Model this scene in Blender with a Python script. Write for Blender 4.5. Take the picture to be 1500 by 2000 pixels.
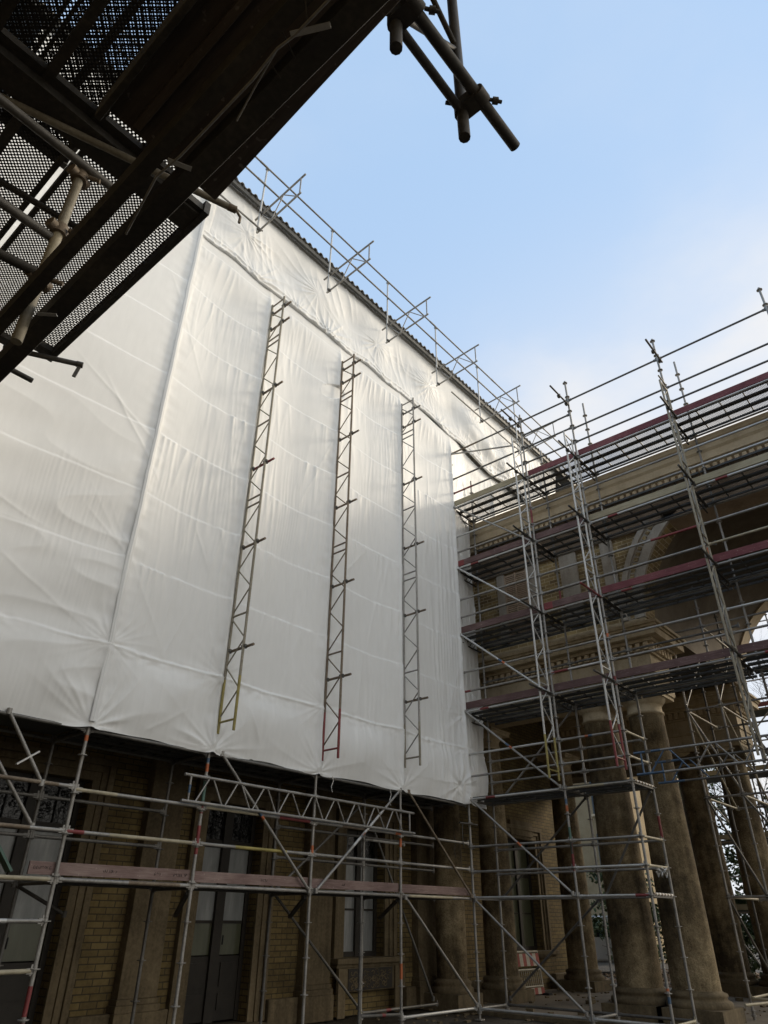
import bpy, math, random
import numpy as np
from mathutils import Vector, Matrix, Euler
random.seed(7); RNG = np.random.default_rng(7)
R = math.radians
for o in list(bpy.data.objects): bpy.data.objects.remove(o)
SC = bpy.context.scene; COL = SC.collection

# ------------------------------------------------------------------ camera
cd = bpy.data.cameras.new('camera'); cam = bpy.data.objects.new('camera', cd); COL.objects.link(cam)
cd.sensor_fit = 'VERTICAL'; cd.sensor_height = 36.0; cd.lens = 24.04
cd.clip_start = 0.05; cd.clip_end = 3000
cam.matrix_world = Matrix(((0.65135588, -0.39338729, -0.64883122, 0),
                           (-0.75874101, -0.32990818, -0.56166954, 0),
                           (0.00689893, 0.85814161, -0.51336671, 1.7), (0, 0, 0, 1)))
SC.camera = cam
SC.view_settings.view_transform = 'Standard'; SC.view_settings.look = 'None'
SC.view_settings.exposure = 0.38; SC.view_settings.gamma = 1.0
SC.cycles.max_bounces = 8; SC.cycles.transparent_max_bounces = 16
SC.cycles.use_denoising = True

# ------------------------------------------------------------------ sky and sun
SUN_AZ, SUN_EL = R(-25), R(25)          # azimuth measured from +x towards +y
W = bpy.data.worlds.new('World'); SC.world = W; W.use_nodes = True
nt = W.node_tree; nt.nodes.clear()
def N(t, **kw):
    n = nt.nodes.new(t)
    for k, v in kw.items(): setattr(n, k, v)
    return n
out = N('ShaderNodeOutputWorld'); bg = N('ShaderNodeBackground'); bg.inputs[1].default_value = 0.12
sky = N('ShaderNodeTexSky', sky_type='NISHITA'); sky.sun_disc = False
sky.sun_elevation = SUN_EL; sky.sun_rotation = R(90) - SUN_AZ
sky.air_density = 1.0; sky.dust_density = 1.2; sky.ozone_density = 1.6
tc = N('ShaderNodeTexCoord'); L = nt.links.new
def wm(op, a, b=None, **kw):
    n = N('ShaderNodeMath', operation=op)
    for v, i in ((a, 0), (b, 1)):
        if v is None: continue
        if hasattr(v, 'is_linked'): L(v, n.inputs[i])
        else: n.inputs[i].default_value = v
    return n.outputs[0]
def wr(v, a, b, c=0.0, d=1.0):
    n = N('ShaderNodeMapRange', interpolation_type='SMOOTHSTEP'); L(v, n.inputs[0])
    for i, q in enumerate((a, b, c, d)): n.inputs[i + 1].default_value = q
    return n.outputs[0]
def wmix(f, a, b):
    n = N('ShaderNodeMix', data_type='RGBA')
    for v, i in ((f, 0), (a, 6), (b, 7)):
        if hasattr(v, 'is_linked'): L(v, n.inputs[i])
        else: n.inputs[i].default_value = v if i == 0 else (*v, 1)
    return n.outputs[2]
hazed = wmix(0.78, sky.outputs[0], (3.4, 4.8, 6.75))                 # thin winter haze over the clear sky
dt = N('ShaderNodeVectorMath', operation='DOT_PRODUCT'); L(tc.outputs['Generated'], dt.inputs[0])
dt.inputs[1].default_value = (math.cos(SUN_EL) * math.cos(SUN_AZ), math.cos(SUN_EL) * math.sin(SUN_AZ), math.sin(SUN_EL))
ws = N('ShaderNodeSeparateXYZ'); L(tc.outputs['Generated'], ws.inputs[0])
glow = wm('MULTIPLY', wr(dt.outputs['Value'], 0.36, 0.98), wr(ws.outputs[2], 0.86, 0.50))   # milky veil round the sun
mp = N('ShaderNodeMapping'); mp.inputs['Scale'].default_value = (1.5, 1.5, 3.2); mp.inputs['Location'].default_value = (0.35, 0.2, 0.1)
no = N('ShaderNodeTexNoise'); no.inputs['Scale'].default_value = 1.7; no.inputs['Detail'].default_value = 7; no.inputs['Roughness'].default_value = 0.52
L(tc.outputs['Generated'], mp.inputs[0]); L(mp.outputs[0], no.inputs['Vector'])
cl = wr(no.outputs[0], 0.40, 0.72)
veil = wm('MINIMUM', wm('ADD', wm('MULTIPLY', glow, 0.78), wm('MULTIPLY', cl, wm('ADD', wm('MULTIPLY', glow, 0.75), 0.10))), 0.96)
aur = wr(dt.outputs['Value'], 0.90, 1.0)                           # bright aureole close to the sun, added outside the view to brighten the sheeting
south = wm('MULTIPLY', wr(wm('MULTIPLY', ws.outputs[1], -1.0), 0.2, 0.9), 0.9)   # brighter sky to the south, added out of view to light the sheeting
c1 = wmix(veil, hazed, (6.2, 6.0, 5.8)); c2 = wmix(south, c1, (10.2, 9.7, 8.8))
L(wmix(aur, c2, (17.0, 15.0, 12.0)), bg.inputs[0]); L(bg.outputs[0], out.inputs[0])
sd = bpy.data.lights.new('sun', 'SUN'); sun = bpy.data.objects.new('sun', sd); COL.objects.link(sun)
sd.energy = 1.8; sd.angle = R(13); sd.color = (1.0, 0.87, 0.70)
sv = Vector((math.cos(SUN_EL) * math.cos(SUN_AZ), math.cos(SUN_EL) * math.sin(SUN_AZ), math.sin(SUN_EL)))
sun.rotation_euler = sv.to_track_quat('Z', 'Y').to_euler(); sun.location = sv * 60

# ------------------------------------------------------------------ materials
class Mat:
    """small wrapper for building node materials"""
    def __init__(s, name, rough=0.7, metal=0.0, spec=0.4):
        s.m = bpy.data.materials.new(name); s.m.use_nodes = True; s.t = s.m.node_tree
        s.b = s.t.nodes['Principled BSDF']; s.o = s.t.nodes['Material Output']
        s.b.inputs['Roughness'].default_value = rough; s.b.inputs['Metallic'].default_value = metal
        s.b.inputs['Specular IOR Level'].default_value = spec
        s.co = s.t.nodes.new('ShaderNodeTexCoord').outputs['Object']
    def n(s, t, **kw):
        n = s.t.nodes.new(t)
        for k, v in kw.items(): setattr(n, k, v)
        return n
    def l(s, a, b): s.t.links.new(a, b)
    def mapping(s, scale, src=None):
        m = s.n('ShaderNodeMapping'); m.inputs['Scale'].default_value = scale; s.l(src or s.co, m.inputs[0]); return m.outputs[0]
    def noise(s, scale, detail=4, vec=None, rough=0.55, dist=0.0):
        n = s.n('ShaderNodeTexNoise'); n.inputs['Scale'].default_value = scale; n.inputs['Detail'].default_value = detail
        n.inputs['Roughness'].default_value = rough; n.inputs['Distortion'].default_value = dist
        s.l(vec or s.co, n.inputs['Vector']); return n.outputs[0]
    def ramp(s, fac, stops):
        r = s.n('ShaderNodeValToRGB'); e = r.color_ramp.elements
        while len(e) < len(stops): e.new(0.5)
        for i, (p, c) in enumerate(stops):
            e[i].position = p; e[i].color = (*c, 1) if len(c) == 3 else c
        s.l(fac, r.inputs[0]); return r.outputs[0]
    def mix(s, fac, a, b, mode='MIX'):
        m = s.n('ShaderNodeMix', data_type='RGBA', blend_type=mode)
        for v, i in ((fac, 0), (a, 6), (b, 7)):
            if hasattr(v, 'links') or hasattr(v, 'is_linked'): s.l(v, m.inputs[i])
            else: m.inputs[i].default_value = v if i == 0 else (*v, 1)
        return m.outputs[2]
    def math(s, op, a, b=None, c=None):
        m = s.n('ShaderNodeMath', operation=op)
        for v, i in ((a, 0), (b, 1), (c, 2)):
            if v is None: continue
            if hasattr(v, 'is_linked'): s.l(v, m.inputs[i])
            else: m.inputs[i].default_value = v
        return m.outputs[0]
    def col(s, c):
        if hasattr(c, 'is_linked'): s.l(c, s.b.inputs['Base Color'])
        else: s.b.inputs['Base Color'].default_value = (*c, 1)
        return s
    def rough(s, v): s.l(v, s.b.inputs['Roughness']); return s
    def bump(s, h, strength=0.3, dist=0.01):
        b = s.n('ShaderNodeBump'); b.inputs['Strength'].default_value = strength; b.inputs['Distance'].default_value = dist
        s.l(h, b.inputs['Height']); s.l(b.outputs[0], s.b.inputs['Normal']); return s

def mk_tube(name, stops, metal=0.4, rough=0.5):
    m = Mat(name, rough, metal, 0.4)
    f = m.noise(3.0, 6, rough=0.7); g = m.noise(38, 3)
    m.col(m.ramp(m.mix(0.3, f, g), stops))
    m.rough(m.ramp(f, [(0.3, (rough - .1,) * 3), (0.75, (rough + .2,) * 3)])); m.bump(g, 0.15, 0.002); return m.m
def mk_plain(name, c, rough=0.6, metal=0.0, var=0.25, scale=6):
    m = Mat(name, rough, metal)
    d = tuple(x * (1 - var) for x in c); b = tuple(min(1, x * (1 + var)) for x in c)
    f = m.noise(scale, 6, rough=0.65); m.col(m.ramp(f, [(0.3, d), (0.7, b)])); m.bump(f, 0.1, 0.003); return m.m

M = {}
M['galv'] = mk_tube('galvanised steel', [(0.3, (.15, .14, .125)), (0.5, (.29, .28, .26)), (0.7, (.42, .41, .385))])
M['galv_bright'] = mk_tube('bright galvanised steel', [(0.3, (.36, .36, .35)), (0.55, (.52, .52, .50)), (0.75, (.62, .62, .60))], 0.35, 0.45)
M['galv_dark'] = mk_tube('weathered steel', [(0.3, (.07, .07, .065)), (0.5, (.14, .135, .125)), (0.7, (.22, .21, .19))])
M['rust'] = mk_tube('rusty steel', [(0.3, (.09, .068, .047)), (0.5, (.19, .15, .108)), (0.7, (.32, .28, .215))], 0.25, 0.65)
M['olive'] = mk_tube('old olive paint', [(0.3, (.14, .126, .09)), (0.5, (.26, .235, .18)), (0.7, (.39, .365, .295))], 0.15, 0.6)
M['black'] = mk_tube('grimy dark steel', [(0.3, (.03, .028, .025)), (0.5, (.06, .056, .049)), (0.7, (.12, .108, .09))], 0.2, 0.6)
M['coupler'] = mk_tube('coupler steel', [(0.3, (.05, .047, .042)), (0.5, (.10, .095, .085)), (0.7, (.17, .16, .14))], 0.4, 0.5)
M['red'] = mk_plain('red paint', (.20, .042, .042), 0.55)
M['yellow'] = mk_plain('yellow paint', (.29, .245, .08), 0.55)
M['orange'] = mk_plain('orange paint', (.42, .12, .045), 0.55)
M['blue'] = mk_plain('blue paint', (.06, .105, .17), 0.5)
M['green'] = mk_plain('green paint', (.07, .13, .105), 0.5)
M['cream'] = mk_plain('cream painted tube', (.36, .32, .225), 0.55)
M['paper'] = mk_plain('white cloth', (.72, .70, .66), 0.8)

def mk_wood(name, a, b, c, axis):
    m = Mat(name, 0.75)
    sc = {'x': (1.2, 14, 14), 'y': (14, 1.2, 14)}[axis]
    v = m.mapping(sc); f = m.noise(3.0, 7, v, 0.65); g = m.noise(1.3, 4); h = m.noise(26, 2)
    k = m.mix(0.45, f, g)
    c1 = m.ramp(k, [(0.3, a), (0.5, b), (0.72, c)])
    sp = m.ramp(h, [(0.66, (0, 0, 0)), (0.72, (1, 1, 1))])
    m.col(m.mix(m.math('MULTIPLY', sp, 0.35), c1, (.45, .40, .36))); m.bump(f, 0.3, 0.004); return m.m
M['board_x'] = mk_wood('red brown scaffold board', (.09, .056, .050), (.19, .128, .114), (.31, .24, .21), 'x')
M['board_y'] = mk_wood('maroon scaffold board', (.055, .030, .029), (.115, .066, .061), (.22, .15, .135), 'y')
M['board_red'] = mk_wood('red painted board', (.075, .020, .023), (.15, .042, .047), (.24, .10, .098), 'y')
M['board_pale'] = mk_wood('pale scaffold board', (.16, .13, .075), (.30, .26, .17), (.40, .37, .26), 'y')
M['ply'] = mk_wood('dirty brown plywood', (.06, .048, .039), (.12, .096, .078), (.20, .165, .135), 'y')

def mk_perf(name, px_, py_, r, el, metalcol):
    """steel sheet with a staggered grid of round or long holes"""
    m = Mat(name, 0.55, 0.5)
    f = m.noise(5, 5); m.col(m.ramp(f, [(0.3, tuple(x * .6 for x in metalcol)), (0.7, metalcol)]))
    s = m.n('ShaderNodeSeparateXYZ'); m.l(m.co, s.inputs[0])
    Y = m.math('DIVIDE', s.outputs[1], py_); row = m.math('FLOOR', Y)
    half = m.math('MULTIPLY', m.math('MODULO', m.math('ABSOLUTE', row), 2.0), 0.5)
    X = m.math('ADD', m.math('DIVIDE', s.outputs[0], px_), half)
    fx = m.math('SUBTRACT', m.math('FRACT', X), 0.5); fy = m.math('SUBTRACT', m.math('FRACT', Y), 0.5)
    dx = m.math('MAXIMUM', m.math('SUBTRACT', m.math('ABSOLUTE', m.math('MULTIPLY', fx, px_)), el), 0.0)
    dy = m.math('MULTIPLY', fy, py_)
    d = m.math('SQRT', m.math('ADD', m.math('MULTIPLY', dx, dx), m.math('MULTIPLY', dy, dy)))
    hole = m.math('LESS_THAN', d, r)
    tr = m.n('ShaderNodeBsdfTransparent'); ms = m.n('ShaderNodeMixShader')
    m.l(hole, ms.inputs[0]); m.l(m.b.outputs[0], ms.inputs[1]); m.l(tr.outputs[0], ms.inputs[2]); m.l(ms.outputs[0], m.o.inputs[0])
    return m.m
M['perf'] = mk_perf('perforated steel deck', 0.034, 0.027, 0.0116, 0.0, (.11, .11, .105))
M['perf_near'] = mk_perf('grimy perforated deck', 0.0285, 0.0165, 0.0064, 0.0, (.05, .046, .042))
M['perf_slot'] = mk_perf('slotted deck', 0.036, 0.024, 0.0062, 0.0068, (.05, .046, .042))
M['rib'] = mk_tube('deck rib steel', [(0.3, (.05, .05, .048)), (0.5, (.085, .085, .08)), (0.7, (.13, .13, .125))], 0.5, 0.5)

# white sheeting
m = Mat('white scaffold sheeting', 0.5, 0, 0.3)
big = m.noise(0.35, 3); fine = m.noise(9, 4, m.mapping((1, 1, .25))); weave = m.noise(60, 2)
m.col(m.ramp(m.mix(0.5, big, fine), [(0.3, (.725, .735, .725)), (0.7, (.80, .81, .80))]))
m.bump(m.mix(0.25, fine, weave), 0.10, 0.012)
m.rough(m.ramp(fine, [(0.3, (.44,) * 3), (0.7, (.6,) * 3)]))
M['tarp'] = m.m
m = Mat('clear joint strip', 0.3, 0, 0.5); m.col((.80, .79, .77)); M['strip'] = m.m

def wallvec(m):
    s = m.n('ShaderNodeSeparateXYZ'); m.l(m.co, s.inputs[0]); c = m.n('ShaderNodeCombineXYZ')
    m.l(m.math('ADD', s.outputs[0], s.outputs[1]), c.inputs[0]); m.l(s.outputs[2], c.inputs[1]); return c.outputs[0], s
def mk_brick(name, c1, c2, mortar):
    m = Mat(name, 0.88)
    v, s = wallvec(m)
    b = m.n('ShaderNodeTexBrick'); m.l(v, b.inputs['Vector'])
    b.inputs['Scale'].default_value = 1.0; b.inputs['Brick Width'].default_value = 0.29; b.inputs['Row Height'].default_value = 0.098
    b.inputs['Mortar Size'].default_value = 0.010; b.inputs['Mortar Smooth'].default_value = 0.3
    b.inputs['Color1'].default_value = (*c1, 1); b.inputs['Color2'].default_value = (*c2, 1); b.inputs['Mortar'].default_value = (*mortar, 1)
    n1 = m.noise(1.1, 6, rough=0.65); n2 = m.noise(14, 4)
    st = m.ramp(m.mix(0.3, n1, n2), [(0.32, (.38, .35, .30)), (0.6, (1, 1, 1))])
    m.col(m.mix(1.0, b.outputs[0], st, 'MULTIPLY'))
    h = m.math('SUBTRACT', m.math('MULTIPLY', n2, 0.4), b.outputs['Fac']); m.bump(h, 0.5, 0.01); return m.m
M['brick'] = mk_brick('yellow brick', (.235, .172, .068), (.155, .113, .046), (.07, .056, .033))
M['brick_dark'] = mk_brick('attic brick', (.42, .31, .14), (.20, .14, .07), (.54, .45, .29))
def mk_stone(name, a, b, c, streak=True):
    m = Mat(name, 0.9)
    n1 = m.noise(1.3, 7, rough=0.68); n2 = m.noise(22, 4); n3 = m.noise(1.0, 5, m.mapping((5, 5, .5)), 0.6)
    k = m.mix(0.45, n1, n3) if streak else n1
    col = m.ramp(m.mix(0.22, k, n2), [(0.33, a), (0.5, b), (0.68, c)])
    m.col(col); m.bump(m.mix(0.5, n1, n2), 0.4, 0.012); return m.m
M['stone'] = mk_stone('grimy sandstone', (.040, .031, .018), (.125, .096, .055), (.245, .19, .112))
M['stone_lt'] = mk_stone('pale sandstone', (.25, .195, .12), (.46, .375, .245), (.59, .50, .35))
M['casing'] = mk_stone('sooty door casing stone', (.05, .038, .022), (.14, .108, .062), (.24, .19, .115))
m = Mat('weathered column stone', 0.92)
n1 = m.noise(0.55, 5, rough=0.6); n2 = m.noise(24, 5); n3 = m.noise(1.0, 6, m.mapping((6, 6, .35)), 0.65); n4 = m.noise(3.2, 7, rough=0.72)
n5 = m.noise(70, 3)
base = m.ramp(m.mix(.35, m.mix(.5, n4, n2), n5), [(.36, (.12, .09, .05)), (.5, (.27, .21, .12)), (.62, (.42, .34, .21))])
soot = m.ramp(m.mix(.45, n1, m.mix(.5, n3, n4)), [(.40, (.16, .15, .135)), (.50, (.55, .53, .5)), (.60, (1, 1, 1))])
pit = m.ramp(n2, [(.60, (1, 1, 1)), (.70, (.35, .33, .3))])
m.col(m.mix(1.0, m.mix(1.0, base, soot, 'MULTIPLY'), pit, 'MULTIPLY')); m.bump(m.mix(.5, n4, n2), .7, .03); M['column'] = m.m
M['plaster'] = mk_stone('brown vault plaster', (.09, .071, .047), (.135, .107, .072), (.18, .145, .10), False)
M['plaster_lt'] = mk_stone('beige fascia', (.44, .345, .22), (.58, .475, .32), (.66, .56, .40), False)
M['fascia'] = mk_stone('brown moulded fascia', (.25, .18, .12), (.38, .285, .20), (.47, .365, .27), False)
M['grey_stone'] = mk_stone('grey sandstone', (.22, .19, .155), (.35, .31, .255), (.46, .42, .35))
M['doorwood'] = mk_plain('dark stained timber', (.022, .018, .013), 0.6)
M['iron'] = mk_plain('black cast iron', (.012, .012, .012), 0.5, 0.3)
M['roof'] = mk_tube('corrugated roof sheet', [(0.3, (.16, .16, .15)), (0.5, (.27, .27, .26)), (0.7, (.38, .38, .37))], 0.3, 0.55)
m = Mat('dusty glass', 0.2, 0, 0.6); f = m.noise(2.2, 6, m.mapping((1, 1, .5)), 0.7)
m.col(m.ramp(f, [(0.3, (.05, .055, .05)), (0.7, (.14, .15, .145))])); m.rough(m.ramp(f, [(.35, (.06,) * 3), (.7, (.3,) * 3)])); M['glass'] = m.m
m = Mat('whitened glass', 0.35, 0, 0.5); f = m.noise(1.8, 6, m.mapping((2, 2, .4)), 0.7)
m.col(m.ramp(f, [(0.3, (.14, .15, .15)), (0.55, (.24, .25, .245)), (0.75, (.36, .37, .36))])); M['glass_white'] = m.m
m = Mat('greenish glass', 0.3, 0, 0.5); f = m.noise(1.8, 6, m.mapping((2, 2, .4)), 0.7)
m.col(m.ramp(f, [(0.3, (.05, .055, .03)), (0.7, (.11, .115, .07))])); M['glass_green'] = m.m
m = Mat('mirror glass', 0.05, 0, 0.35); m.col((.012, .012, .012)); f = m.noise(7, 4); m.bump(f, 0.5, 0.06); M['glass_clear'] = m.m

m = Mat('dirt ground', 0.9)
n1 = m.noise(0.5, 7, rough=0.65); n2 = m.noise(9, 6, rough=0.7); n3 = m.noise(60, 3)
k = m.mix(0.5, n1, n2)
m.col(m.mix(0.25, m.ramp(k, [(0.33, (.020, .017, .013)), (0.5, (.050, .043, .034)), (0.7, (.105, .09, .07))]), m.ramp(n3, [(.3, (.02, .018, .015)), (.7, (.12, .10, .08))])))
m.rough(m.ramp(n1, [(.38, (.45,) * 3), (.55, (.95,) * 3)])); m.bump(m.mix(0.4, n2, n3), 0.9, 0.05); M['ground'] = m.m
m = Mat('paving', 0.85); n1 = m.noise(1.2, 6); n2 = m.noise(20, 4)
m.col(m.ramp(m.mix(.4, n1, n2), [(.3, (.13, .11, .085)), (.7, (.25, .215, .165))])); m.bump(n2, .4, .01); M['paving'] = m.m
def mk_leaf(name, a, b):
    m = Mat(name, 0.65, 0, 0.3); f = m.noise(2.5, 4); m.col(m.ramp(f, [(.35, a), (.65, b)])); return m.m
M['evergreen'] = mk_leaf('evergreen leaves', (.03, .05, .018), (.10, .135, .055))
M['litter'] = mk_leaf('fallen leaves', (.12, .065, .025), (.32, .20, .10))
M['bark'] = mk_plain('bark', (.07, .055, .04), 0.9)
M['van'] = mk_plain('white car paint', (.78, .79, .80), 0.25, 0, 0.03)
M['tyre'] = mk_plain('rubber', (.015, .015, .015), 0.8)
M['carglass'] = mk_plain('car glass', (.02, .025, .03), 0.08)
M['sign_red'] = mk_plain('red reflective', (.27, .055, .04), 0.5)
M['sign_white'] = mk_plain('white reflective', (.42, .39, .32), 0.5)
M['render'] = mk_stone('beige render', (.24, .18, .10), (.31, .24, .14), (.36, .29, .18), False)
M['pipe'] = mk_plain('zinc downpipe', (.22, .25, .28), 0.5, 0.3)

# ------------------------------------------------------------------ mesh helpers
class MB:
    def __init__(s): s.v = []; s.f = []; s.mi = []; s.sm = []
    def add(s, vs, fs, mi=0, smooth=False):
        o = len(s.v); s.v.extend([tuple(p) for p in vs])
        for f in fs: s.f.append(tuple(i + o for i in f)); s.mi.append(mi); s.sm.append(smooth)
    def tube(s, a, b, r=0.0242, n=10, mi=0, caps=True, r2=None):
        a, b = Vector(a), Vector(b); d = (b - a)
        if d.length < 1e-6: return s
        d.normalize(); u = d.orthogonal().normalized(); w = d.cross(u); r2 = r if r2 is None else r2
        ring = [(math.cos(2 * math.pi * i / n), math.sin(2 * math.pi * i / n)) for i in range(n)]
        vs = [a + (u * c + w * q) * r for c, q in ring] + [b + (u * c + w * q) * r2 for c, q in ring]
        s.add(vs, [(i, (i + 1) % n, n + (i + 1) % n, n + i) for i in range(n)], mi, True)
        if caps: s.add(vs, [tuple(range(n - 1, -1, -1)), tuple(range(n, 2 * n))], mi)
        return s
    def poly(s, pts, r=0.0242, n=8, mi=0):
        for a, b in zip(pts[:-1], pts[1:]): s.tube(a, b, r, n, mi)
        return s
    def box(s, lo, hi, mi=0):
        x0, y0, z0 = lo; x1, y1, z1 = hi
        s.add([(x0, y0, z0), (x1, y0, z0), (x1, y1, z0), (x0, y1, z0), (x0, y0, z1), (x1, y0, z1), (x1, y1, z1), (x0, y1, z1)],
              [(0, 3, 2, 1), (4, 5, 6, 7), (0, 1, 5, 4), (1, 2, 6, 5), (2, 3, 7, 6), (3, 0, 4, 7)], mi); return s
    def bar(s, a, b, w, h, up=(0, 0, 1), mi=0):
        a, b = Vector(a), Vector(b); d = (b - a).normalized(); u = Vector(up)
        sd_ = d.cross(u).normalized(); u = sd_.cross(d)
        vs = []
        for p in (a, b):
            for i, j in ((-1, -1), (1, -1), (1, 1), (-1, 1)): vs.append(p + sd_ * i * w / 2 + u * j * h / 2)
        s.add(vs, [(0, 1, 2, 3), (7, 6, 5, 4), (0, 4, 5, 1), (1, 5, 6, 2), (2, 6, 7, 3), (3, 7, 4, 0)], mi); return s
    def lathe(s, prof, c=(0, 0, 0), n=28, mi=0, smooth=True):
        vs = []; k = len(prof)
        for r, z in prof:
            for i in range(n):
                t = 2 * math.pi * i / n; vs.append((c[0] + r * math.cos(t), c[1] + r * math.sin(t), c[2] + z))
        fs = [(j * n + i, j * n + (i + 1) % n, (j + 1) * n + (i + 1) % n, (j + 1) * n + i) for j in range(k - 1) for i in range(n)]
        s.add(vs, fs, mi, smooth); s.add(vs, [tuple(range(n - 1, -1, -1)), tuple(range((k - 1) * n, k * n))], mi); return s
    def extrude(s, poly, a0, a1, axis='x', mi=0):
        """poly in the plane across `axis` (x: (y,z); y: (x,z)), straight between a0 and a1"""
        n = len(poly)
        P = (lambda p, a: (a, p[0], p[1])) if axis == 'x' else (lambda p, a: (p[0], a, p[1]))
        vs = [P(p, a0) for p in poly] + [P(p, a1) for p in poly]
        s.add(vs, [tuple(range(n)), tuple(range(2 * n - 1, n - 1, -1))] + [(i, n + i, n + (i + 1) % n, (i + 1) % n) for i in range(n)], mi); return s
    def build(s, name, mats, parent=None, bevel=0):
        me = bpy.data.meshes.new(name); me.from_pydata(s.v, [], s.f)
        for q in (mats if isinstance(mats, (list, tuple)) else [mats]): me.materials.append(q)
        me.polygons.foreach_set('material_index', s.mi); me.polygons.foreach_set('use_smooth', s.sm); me.update()
        o = bpy.data.objects.new(name, me); COL.objects.link(o)
        if parent is not None: o.parent = parent
        if bevel:
            b = o.modifiers.new('bevel', 'BEVEL'); b.width = bevel; b.segments = 2; b.limit_method = 'ANGLE'
        return o

def tag(o, label, cat, group=None, kind=None):
    if label: o['label'] = label
    if cat: o['category'] = cat
    if group: o['group'] = group
    if kind: o['kind'] = kind
    return o
def thing(name, label, cat, loc=(0, 0, 0), rz=0.0, group=None):
    o = bpy.data.objects.new(name, None); COL.objects.link(o); o.location = loc; o.rotation_euler = (0, 0, rz)
    o.empty_display_size = 0.2
    return tag(o, label, cat, group)
def struct(o): o['kind'] = 'structure'; return o

def noise2(x, y, seed=0):
    """gradient noise in about -1..1"""
    xi = np.floor(x).astype(int); yi = np.floor(y).astype(int); xf = x - xi; yf = y - yi
    def g(ix, iy):
        h = (ix * 374761393 + iy * 668265263 + seed * 974711) & 0x7fffffff
        h = ((h ^ (h >> 13)) * 1274126177) & 0x7fffffff; h = h ^ (h >> 16)
        a = h * (2 * np.pi / 0x7fffffff); return np.cos(a), np.sin(a)
    u = xf * xf * xf * (xf * (xf * 6 - 15) + 10); v = yf * yf * yf * (yf * (yf * 6 - 15) + 10)
    def d(ix, iy, dx, dy): gx, gy = g(ix, iy); return gx * dx + gy * dy
    a = d(xi, yi, xf, yf); b = d(xi + 1, yi, xf - 1, yf); c = d(xi, yi + 1, xf, yf - 1); e = d(xi + 1, yi + 1, xf - 1, yf - 1)
    return 1.5 * ((a + (b - a) * u) * (1 - v) + (c + (e - c) * u) * v)
def ridge(x, y, seed=0): return (1 - np.abs(noise2(x, y, seed))) ** 3
def sstep(a, b, x): t = np.clip((x - a) / (b - a), 0, 1); return t * t * (3 - 2 * t)

def grid_mesh(name, P, mat, parent, keep=None, thick=0.0):
    """P: (nz, nx, 3) array of points"""
    nz, nx, _ = P.shape; idx = np.arange(nz * nx).reshape(nz, nx)
    q = np.stack([idx[:-1, :-1], idx[:-1, 1:], idx[1:, 1:], idx[1:, :-1]], -1).reshape(-1, 4)
    if keep is not None: q = q[keep[:-1, :-1].reshape(-1)]
    used = np.unique(q); remap = -np.ones(nz * nx, int); remap[used] = np.arange(len(used)); q = remap[q]; V = P.reshape(-1, 3)[used]
    me = bpy.data.meshes.new(name); me.vertices.add(len(V)); me.vertices.foreach_set('co', V.astype(np.float32).ravel())
    me.loops.add(q.size); me.loops.foreach_set('vertex_index', q.astype(np.int32).ravel())
    me.polygons.add(len(q)); me.polygons.foreach_set('loop_start', np.arange(0, q.size, 4, dtype=np.int32))
    me.polygons.foreach_set('use_smooth', np.ones(len(q), bool)); me.update(calc_edges=True); me.validate()
    me.materials.append(mat); o = bpy.data.objects.new(name, me); COL.objects.link(o)
    if parent is not None: o.parent = parent
    if thick: s = o.modifiers.new('solid', 'SOLIDIFY'); s.thickness = thick; s.offset = 0
    return o

# ------------------------------------------------------------------ ground
gx = np.concatenate([np.linspace(-400, -10, 20), np.linspace(-8, 45, 150), np.linspace(50, 600, 24)])
gy = np.concatenate([np.linspace(-400, -16, 20), np.linspace(-14, 30, 130), np.linspace(34, 500, 20)])
X, Y = np.meshgrid(gx, gy); Z = 0.03 * noise2(X * .5, Y * .5, 3) + 0.02 * noise2(X * 1.7, Y * 1.7, 4) - 0.03
struct(grid_mesh('ground', np.stack([X, Y, Z], -1), M['ground'], None))
b = MB(); b.box((15.3, -6.5, -0.1), (24.6, 11.98, 0.05)); struct(b.build('pavement', M['paving'], bevel=.02))

b = MB(); b.box((-2.4, -26, -.1), (-1.7, 11.9, 12.5)); struct(b.build('wall', M['stone']))  # unseen wall behind the camera, added to shade the courtyard

# ------------------------------------------------------------------ brick wing on the left
YW = 12.0
wing = thing('brick_building', 'old yellow brick building with stone pilasters and dark doors under the white sheeting', 'building', (12, YW, 0))
def lw(p): return (p[0] - 12, p[1] - YW, p[2])
class WB(MB):
    def box(s, lo, hi, mi=0): return MB.box(s, lw(lo), lw(hi), mi)
b = WB()
ops = [(4.55, 6.2, 0.1, 3.75), (8.7, 10.1, 0.1, 3.7), (12.6, 13.95, 1.02, 3.55), (19.6, 21.2, 1.0, 3.9)]
xs = [-6]
for o_ in ops: xs += [o_[0], o_[1]]
xs.append(24.2)
for i in range(0, len(xs), 2): b.box((xs[i], YW, 0), (xs[i + 1], YW + .5, 16.6))
for (x0, x1, z0, z1) in ops:
    b.box((x0, YW, z1), (x1, YW + .5, 16.6)); b.box((x0, YW, 0), (x1, YW + .5, z0))
b.build('wall', M['brick'], wing)
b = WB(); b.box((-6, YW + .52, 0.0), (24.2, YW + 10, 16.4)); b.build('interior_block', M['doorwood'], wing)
for a0, a1 in ((-6, 4.2), (6.55, 8.3), (10.5, 12.2), (14.6, 19.3), (21.5, 24.2)): b = WB(); b.box((a0, YW - .16, 0), (a1, YW - .003, 0.42)); b.build('plinth', M['stone'], wing, .02)
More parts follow.
